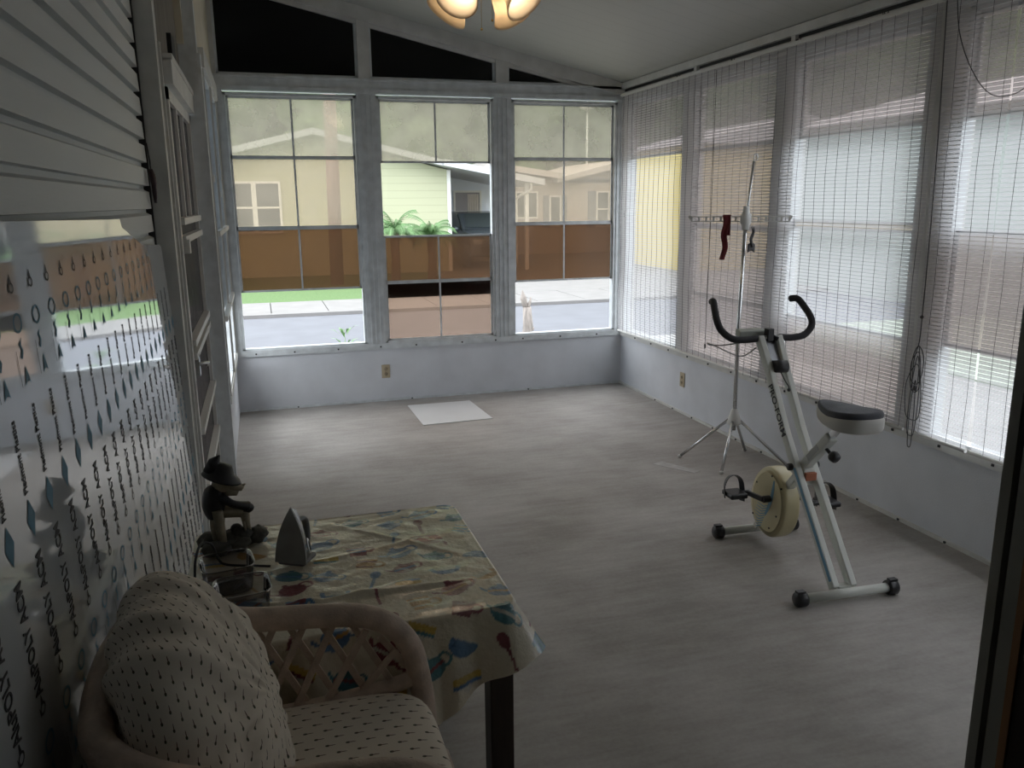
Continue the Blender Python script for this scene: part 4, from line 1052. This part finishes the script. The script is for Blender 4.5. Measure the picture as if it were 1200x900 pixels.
m.v = [(x, y, z - (x + .016) * .18) for x, y, z in m.v]; m.build('hat', CD, stt)
m = MB(); m.tube([(-.022, -.034, .01), (-.026, -.034, .09), (-.03, -.034, .142)], [.013, .014, .015], 8); m.build('post', CT, stt)
m = MB(); m.tube([(.044, -.014, .03), (.040, -.012, .085)], .004, 6); m.tube([(.056, .010, .03), (.050, .004, .085)], .004, 6); m.build('stool_leg', CT, stt)
stt.scale = (.98, .98, .86)
# clear plastic containers lying behind the chair back
def clear_mat():
    m, nt, p, out = newmat('smoky_clear_plastic'); nt.nodes.remove(p)
    t = nt.nodes.new('ShaderNodeBsdfTransparent'); t.inputs[0].default_value = (.62, .60, .60, 1)
    g = nt.nodes.new('ShaderNodeBsdfGlossy'); g.inputs['Roughness'].default_value = .08
    d = nt.nodes.new('ShaderNodeBsdfDiffuse'); d.inputs[0].default_value = (.3, .3, .3, 1)
    fr = nt.nodes.new('ShaderNodeFresnel'); fr.inputs[0].default_value = 1.5
    a = nt.nodes.new('ShaderNodeMixShader'); a.inputs[0].default_value = .14; nt.links.new(t.outputs[0], a.inputs[1]); nt.links.new(d.outputs[0], a.inputs[2])
    b = nt.nodes.new('ShaderNodeMixShader'); nt.links.new(fr.outputs[0], b.inputs[0]); nt.links.new(a.outputs[0], b.inputs[1]); nt.links.new(g.outputs[0], b.inputs[2])
    nt.links.new(b.outputs[0], out.inputs[0]); return m
CLR = clear_mat()
def tub(loc, w_, d_, h_, rz, label):
    def fn(u, v):
        a_ = 2 * PI * u; ca, sa = math.cos(a_), math.sin(a_)
        ex = lambda q: abs(q) ** .45 * (1 if q > 0 else -1)
        rr = [(0, .0), (.80, 0), (.88, .03), (.92, .3), (1.0, 1.0), (1.04, 1.0), (1.04, .96)]
        q = v * 6; i = min(int(q), 5); f_ = q - i; R_ = rr[i][0] * (1 - f_) + rr[i + 1][0] * f_; z = rr[i][1] * (1 - f_) + rr[i + 1][1] * f_
        return (w_ / 2 * ex(ca) * R_, d_ / 2 * ex(sa) * R_, z * h_)
    o = MB().grid(fn, 48, 18).build('plastic_tub', CLR); o.location = loc; o.rotation_euler = (0, 0, rz); return tag(o, label, 'tub', 'clear plastic tubs on the table')
tub((-3.245, -4.70, TT), .13, .12, .075, .15, 'smoky clear plastic tub behind the other one, nearer the statuette')
tub((-3.205, -4.845, TT), .13, .12, .07, .1, 'smoky clear plastic tub nearer the rattan armchair')
m = MB(); m.tube(catmull([(-3.33, -4.66, TT + .004), (-3.328, -4.62, TT + .05), (-3.315, -4.57, TT + .075), (-3.29, -4.545, TT + .06), (-3.275, -4.545, TT + .012), (-3.25, -4.575, TT + .008), (-3.19, -4.60, TT + .008), (-3.14, -4.62, TT + .008)], 6), .0035, 7)
tag(m.build('power_cord', BLACKP), 'black power cord arching up beside the panel at the table edge', 'cord')

# ================================================================ rattan armchair
AY1, AY0 = -5.115, -5.650; cyc = (AY0 + AY1) / 2
ch = empty('armchair', (-3.10, cyc, 0), 0, 'whitewashed rattan armchair with lattice sides and printed cushions', 'armchair')
def L(x, y, z): return (x + 3.10, y - cyc, z)
far_arm = [(-2.805, AY1, .30), (-2.815, AY1, .50), (-2.825, AY1, .59), (-2.843, AY1, .67), (-2.885, AY1, .728), (-2.95, AY1, .762), (-3.05, AY1, .778), (-3.17, AY1, .790), (-3.26, AY1 - .005, .815)]
back = [(-3.33, AY1 - .015, .845), (-3.385, AY1 - .07, .86), (-3.405, AY1 - .17, .865), (-3.408, cyc, .87), (-3.405, AY0 + .17, .865), (-3.385, AY0 + .07, .86), (-3.33, AY0 + .015, .845)]
near_arm = [(x, AY0 + AY1 - y, z) for x, y, z in far_arm[::-1]]
rail = catmull([L(*p) for p in far_arm + back + near_arm], 6)
MB().tube(rail, .026, 16).build('arm_rail', RATTAN, ch)
for sg, y in ((1, AY1), (-1, AY0)):
    yl = y - cyc
    m = MB(); m.tube(catmull([(.295, yl, .31), (.305, yl, .15), (.31, yl, 0)], 4), .024, 12); m.build('leg', RATTAN, ch)
    m = MB(); m.tube(catmull([(-.27, yl * .9, .42), (-.30, yl * .9, .2), (-.31, yl * .9, 0)], 4), .022, 12); m.build('leg', RATTAN, ch)
    m = MB(); m.tube(catmull([(-.12, yl, .555), (.05, yl, .560), (.20, yl, .575), (.275, yl, .592)], 4), .018, 12)
    m.tube([(-.22, yl, .40), (.29, yl, .40)], .018, 10)
    m.tube(catmull([(-.24, yl, .38), (-.20, yl, .55), (-.17, yl, .78)], 4), .018, 10); m.build('side_rail', RATTAN, ch)
    m = MB()
    def ztop(x):  # underside of the arm
        return .775 if x < .10 else .775 - .9 * (x - .10) ** 1.3 * 1.6
    for k in range(9):
        x0 = -.20 + .065 * k
        for dr_ in (1, -1):
            a_ = Vector((x0 + (0 if dr_ > 0 else .10), yl - .004 * dr_, .56)); b_ = Vector((x0 + (.10 if dr_ > 0 else 0), yl - .004 * dr_, 0))
            if max(a_.x, b_.x) > .29: continue
            b_.z = ztop(b_.x) - .01
            if min(a_.x, b_.x) < -.21: continue
            m.bar(a_, b_, .014, .007, (0, 1, 0))
    m.build('lattice', RATTAN, ch)
m = MB(); m.box(-.27, .30, -.245, .245, .36, .40); m.tube([(.315, -.25, .385), (.315, .25, .385)], .022, 12); m.build('seat_frame', RATTAN, ch)
m = MB()
for k in range(14):
    t_ = -.9 + 1.8 * k / 13; yk = t_ * .25; xk = -.325 + .05 * abs(t_) ** 3
    m.tube([(xk + .03, yk * .95, .40), (xk, yk, .85)], .006, 6)
m.build('back_spindles', RATTAN, ch)
# cushion fabric: cream with rows of tiny sprigs, driven by UV-like generated attribute
def sprig_mat():
    m, nt, p, out = newmat('sprig_print_fabric')
    uv = nt.nodes.new('ShaderNodeUVMap'); uv.uv_map = 'print'
    sp = nt.nodes.new('ShaderNodeSeparateXYZ'); nt.links.new(uv.outputs[0], sp.inputs[0])
    def M(op, a_, b_=None, c_=None):
        n = nt.nodes.new('ShaderNodeMath'); n.operation = op
        for i, v in enumerate((a_, b_, c_)):
            if v is None: continue
            if isinstance(v, (int, float)): n.inputs[i].default_value = v
            else: nt.links.new(v, n.inputs[i])
        return n.outputs[0]
    U, V = sp.outputs[0], sp.outputs[1]     # in units of motif pitch
    rowi = M('FLOOR', V); sh = M('MULTIPLY', M('MODULO', rowi, 2.0), .5)
    fu = M('SUBTRACT', M('FRACT', M('ADD', U, sh)), .5); fv = M('SUBTRACT', M('FRACT', V), .5)
    # stem: thin ellipse; bud: small blob at one end
    e1 = M('ADD', M('POWER', M('DIVIDE', fu, .24), 2.0), M('POWER', M('DIVIDE', fv, .045), 2.0))
    fu2 = M('ADD', fu, .17); e2 = M('ADD', M('POWER', M('DIVIDE', fu2, .11), 2.0), M('POWER', M('DIVIDE', fv, .12), 2.0))
    s1 = M('LESS_THAN', e1, 1.0); s2 = M('LESS_THAN', e2, 1.0)
    mx = nt.nodes.new('ShaderNodeMix'); mx.data_type = 'RGBA'; mx.inputs[6].default_value = (.80, .72, .62, 1); mx.inputs[7].default_value = (.10, .12, .08, 1); nt.links.new(s2, mx.inputs[0])
    mx2 = nt.nodes.new('ShaderNodeMix'); mx2.data_type = 'RGBA'; nt.links.new(s1, mx2.inputs[0]); nt.links.new(mx.outputs[2], mx2.inputs[6]); mx2.inputs[7].default_value = (.16, .09, .07, 1)
    nt.links.new(mx2.outputs[2], p.inputs['Base Color']); p.inputs['Roughness'].default_value = .9; p.inputs['Specular IOR Level'].default_value = .2
    return m
SPRIG = sprig_mat()
def uv_from(o, fn):
    me = o.data; uvl = me.uv_layers.new(name='print')
    for lp in me.loops:
        uvl.data[lp.index].uv = fn(me.vertices[lp.vertex_index].co)
# seat cushion (rounded box with a soft crown)
def soft_box(cx_, cy_, cz_, hx_, hy_, hz_, n=40, crown=.015, ex=6, wr=0):
    m = MB()
    def fn(u, v):
        th = PI * v; a_ = 2 * PI * u
        d = Vector((math.sin(th) * math.cos(a_), math.sin(th) * math.sin(a_), -math.cos(th)))
        s_ = (abs(d.x) ** ex + abs(d.y) ** ex + (abs(d.z)) ** ex) ** (-1 / ex)
        p = d * s_
        r2 = max(0, 1 - (p.x * p.x + p.y * p.y) / 1.8)
        z = p.z * hz_ + (crown * r2 if p.z > 0 else 0)
        q = Vector((p.x * hx_, p.y * hy_, z))
        return (cx_ + q.x, cy_ + q.y, cz_ + q.z)
    return m.grid(fn, n * 2, n)
m = soft_box(.015, .0, .518, .272, .262, .068, 44)
o = m.build('seat_cushion', SPRIG, ch); uv_from(o, lambda c: (c.x / .040, c.y / .026))
# back cushion: puffy, gathered, leaning back
tilt = math.radians(-14)
mt_ = Matrix.Translation((-.160, .010, .735)) @ Matrix.Rotation(tilt, 4, 'Y')
m = MB(); lc = []
def bfn(u, v):
    th = PI * v; a_ = 2 * PI * u
    d = Vector((math.cos(th), math.sin(th) * math.cos(a_), math.sin(th) * math.sin(a_)))     # x = thickness axis
    ex = 2.6
    s_ = (abs(d.x) ** 2.0 + abs(d.y) ** ex + abs(d.z) ** ex) ** (-1 / ex)
    hy_, hz_ = .246, .265
    p = Vector((d.x * .125 * (1.0 if d.x > 0 else .8) * s_, d.y * hy_ * s_, d.z * hz_ * s_))
    rr = math.hypot(p.y / hy_, p.z / hz_)
    # gathers radiating in from the rim, long creases curving over the top
    ang = math.atan2(p.z, p.y)
    warp = .5 * noise.noise(Vector((p.y * 4, p.z * 4, 2)))
    w1_ = (1 - 2.2 * abs(noise.noise(Vector((ang * 3.4 + warp, rr * 1.6, 3.3))))) * .013 * min(1.1, rr) ** 1.5
    w2_ = .012 * noise.noise(Vector((ang * 6.5 + warp * 2, rr * 3.0, 7.5))) * min(1, rr * 1.5)
    w3_ = .010 * noise.noise(Vector((p.y * 6, p.z * 7, 1.5))) + .0025 * noise.noise(Vector((p.y * 30, p.z * 34, 7)))
    amt = w1_ + w2_ + w3_
    nrm_ = Vector((d.x, d.y * .5, d.z * .5)).normalized()
    p += nrm_ * amt
    p.x -= .03 * max(0, rr - .5)
    lc.append((th * .26 * math.cos(a_), th * .26 * math.sin(a_))); return mt_ @ p
m.grid(bfn, 160, 90)
o = m.build('back_cushion', SPRIG, ch)
me = o.data; uvl = me.uv_layers.new(name='print')
for lp in me.loops:
    y_, z_ = lc[lp.vertex_index]; uvl.data[lp.index].uv = ((z_ * .8 + y_ * .6) / .034, (y_ * .8 - z_ * .6) / .024)

# ================================================================ mirror-film panel leaning on the siding
PZ = 1.64; PXT, PXB = -3.503, -3.435
kx = (PXB - PXT) / PZ
def px_(z): return PXT + kx * (PZ - z)
def film_mat():
    m, nt, p, out = newmat('glossy_film_panel')
    p.inputs['Base Color'].default_value = (.80, .84, .88, 1); p.inputs['Metallic'].default_value = .42; p.inputs['Roughness'].default_value = .05
    p.inputs['Specular IOR Level'].default_value = .8
    tc = nt.nodes.new('ShaderNodeTexCoord'); n = nt.nodes.new('ShaderNodeTexNoise'); n.inputs['Scale'].default_value = 2.2; n.inputs['Detail'].default_value = 2
    nt.links.new(tc.outputs['Object'], n.inputs['Vector'])
    b = nt.nodes.new('ShaderNodeBump'); b.inputs['Strength'].default_value = .10; b.inputs['Distance'].default_value = .01
    nt.links.new(n.outputs[0], b.inputs['Height']); nt.links.new(b.outputs[0], p.inputs['Normal'])
    return m
pn = empty('composite_panel', (PXB, -4.6, 0), 0, 'large glossy printed composite sheet leaning on the siding behind the armchair', 'panel')
def PL(y, z, off=0): return (px_(z) - PXB + off, y + 4.6, z)
poly = [(-6.2, .01), (-2.86, .01), (-3.10, 1.49), (-3.65, 1.515), (-4.03, 1.585), (-4.05, 1.61), (-4.10, PZ - .03), (-6.2, PZ)]
m = MB(); m.prism(poly, lambda y, z: PL(y, z, 0), lambda y, z: PL(y, z, -.004)); m.build('sheet', film_mat(), pn)
ink = MB(); blue = MB()
zd = Vector((-kx, 0, 1)).normalized(); yd = Vector((0, -1, 0)); nd = yd.cross(zd); nd = Vector((1, 0, kx)).normalized()
# text runs up the sheet: local +x = up, local +y = towards -y... normal towards the room
def tmat(y, z, off=.0010):
    X_ = zd; N_ = nd; Y_ = N_.cross(X_); o_ = Vector(PL(y, z, off))
    return Matrix(((X_.x, Y_.x, N_.x, o_.x), (X_.y, Y_.y, N_.y, o_.y), (X_.z, Y_.z, N_.z, o_.z), (0, 0, 0, 1)))
def glyphs(txt, size):
    t = MB(); t.text(txt, size, Matrix.Identity(4), .0006); t.v = [(a_, b_ * 1.6, c_) for a_, b_, c_ in t.v]; return t
G1 = glyphs('AluPOLY ACM', .0300); G2 = glyphs('Piedmont Plastics', .0170)
def stamp(dst, g, M_): dst.add([M_ @ Vector(v) for v in g.v], g.f)
def inside(y, z):
    if y < -6.15 or z < .03: return False
    ymax = -2.86 - (z / 1.49) * .24 - .03
    if y > ymax: return False
    zt_ = PZ - .03 if y < -4.1 else 1.60 - (y + 4.1) * .2
    return z < zt_
def ring(dst, M_, r, w_):
    n_ = 16; vs = []
    for k in range(n_):
        a_ = 2 * PI * k / n_; vs += [M_ @ Vector((r * math.cos(a_), 1.5 * r * math.sin(a_), 0)), M_ @ Vector(((r - w_) * math.cos(a_), 1.5 * (r - w_) * math.sin(a_), 0))]
    dst.add(vs, [(2 * k, (2 * k + 2) % (2 * n_), (2 * k + 3) % (2 * n_), 2 * k + 1) for k in range(n_)])
def quad(dst, M_, pts): dst.add([M_ @ Vector((a_, b_ * 1.6, 0)) for a_, b_ in pts], [tuple(range(len(pts)))])
ycol = -6.12; ci = 0
while ycol < -2.9:
    for per_ in (1.52, .90, .28):
        # icon at the top of each repeat
        if inside(ycol, per_):
            Mi = tmat(ycol, per_)
            ring(ink, Mi, .0095, .0035); quad(ink, Mi, [(.008, -.004), (.022, -.001), (.022, .001), (.008, .004)]); quad(ink, Mi, [(-.006, .007), (.008, .009), (.008, .0105), (-.008, .0095)])
        z_ = per_ - .10
        if inside(ycol, z_ + .05):     # big blue logo: ring, wave, triangle, small lines
            Mi = tmat(ycol, z_)
            ring(blue, tmat(ycol, z_ + .042), .017, .0045)
            quad(blue, Mi, [(.018, -.004), (.008, .009), (-.002, .003), (-.014, .010), (-.018, .004), (-.004, -.003), (.006, .002)])
            quad(blue, Mi, [(-.062, -.010), (-.028, 0.0), (-.062, .011), (-.056, .003), (-.056, -.003)])
            quad(ink, Mi, [(-.06, .022), (.0, .022), (.0, .0235), (-.06, .0235)])
        z_ = per_ - .255
        if inside(ycol, z_ + .08): stamp(ink, G2, tmat(ycol, z_))
        z_ = per_ - .355
        if inside(ycol, z_ + .02): quad(blue, tmat(ycol, z_), [(-.032, 0), (0, -.014), (.032, 0), (0, .014)])
        z_ = per_ - .505
        if inside(ycol, z_ + .11): stamp(ink, G1, tmat(ycol, z_))
    ycol += .1215; ci += 1
ink.build('black_print', INK, pn); blue.build('blue_print', INKB, pn)

# small tool hanging from the siding
hk = empty('hanging_opener', (-3.505, -3.16, 1.76), 0, 'dark metal opener hanging on a loop of wire from the siding edge', 'opener')
m = MB(); m.tube([(.0, 0, .13), (.004, .012, .06), (.004, .02, .02)], .0022, 5); m.tube([(.0, .004, .13), (.004, .03, .06), (.004, .024, .02)], .0022, 5); m.build('wire_loop', DARK, hk)
m = MB(); m.tube(catmull([(.004, .02, .03), (.012, .005, -.02), (.012, .01, -.07), (.01, .02, -.10)], 4), [.008, .010, .012, .012, .012, .011, .010, .010, .009, .008, .007, .005, .004], 8)
m.tube(catmull([(.004, .025, .03), (.012, .045, -.01), (.012, .035, -.06), (.010, .022, -.10)], 4), .006, 8); m.build('jaw', mat('dark_worn_metal', (.06, .045, .05), .4, .7), hk)
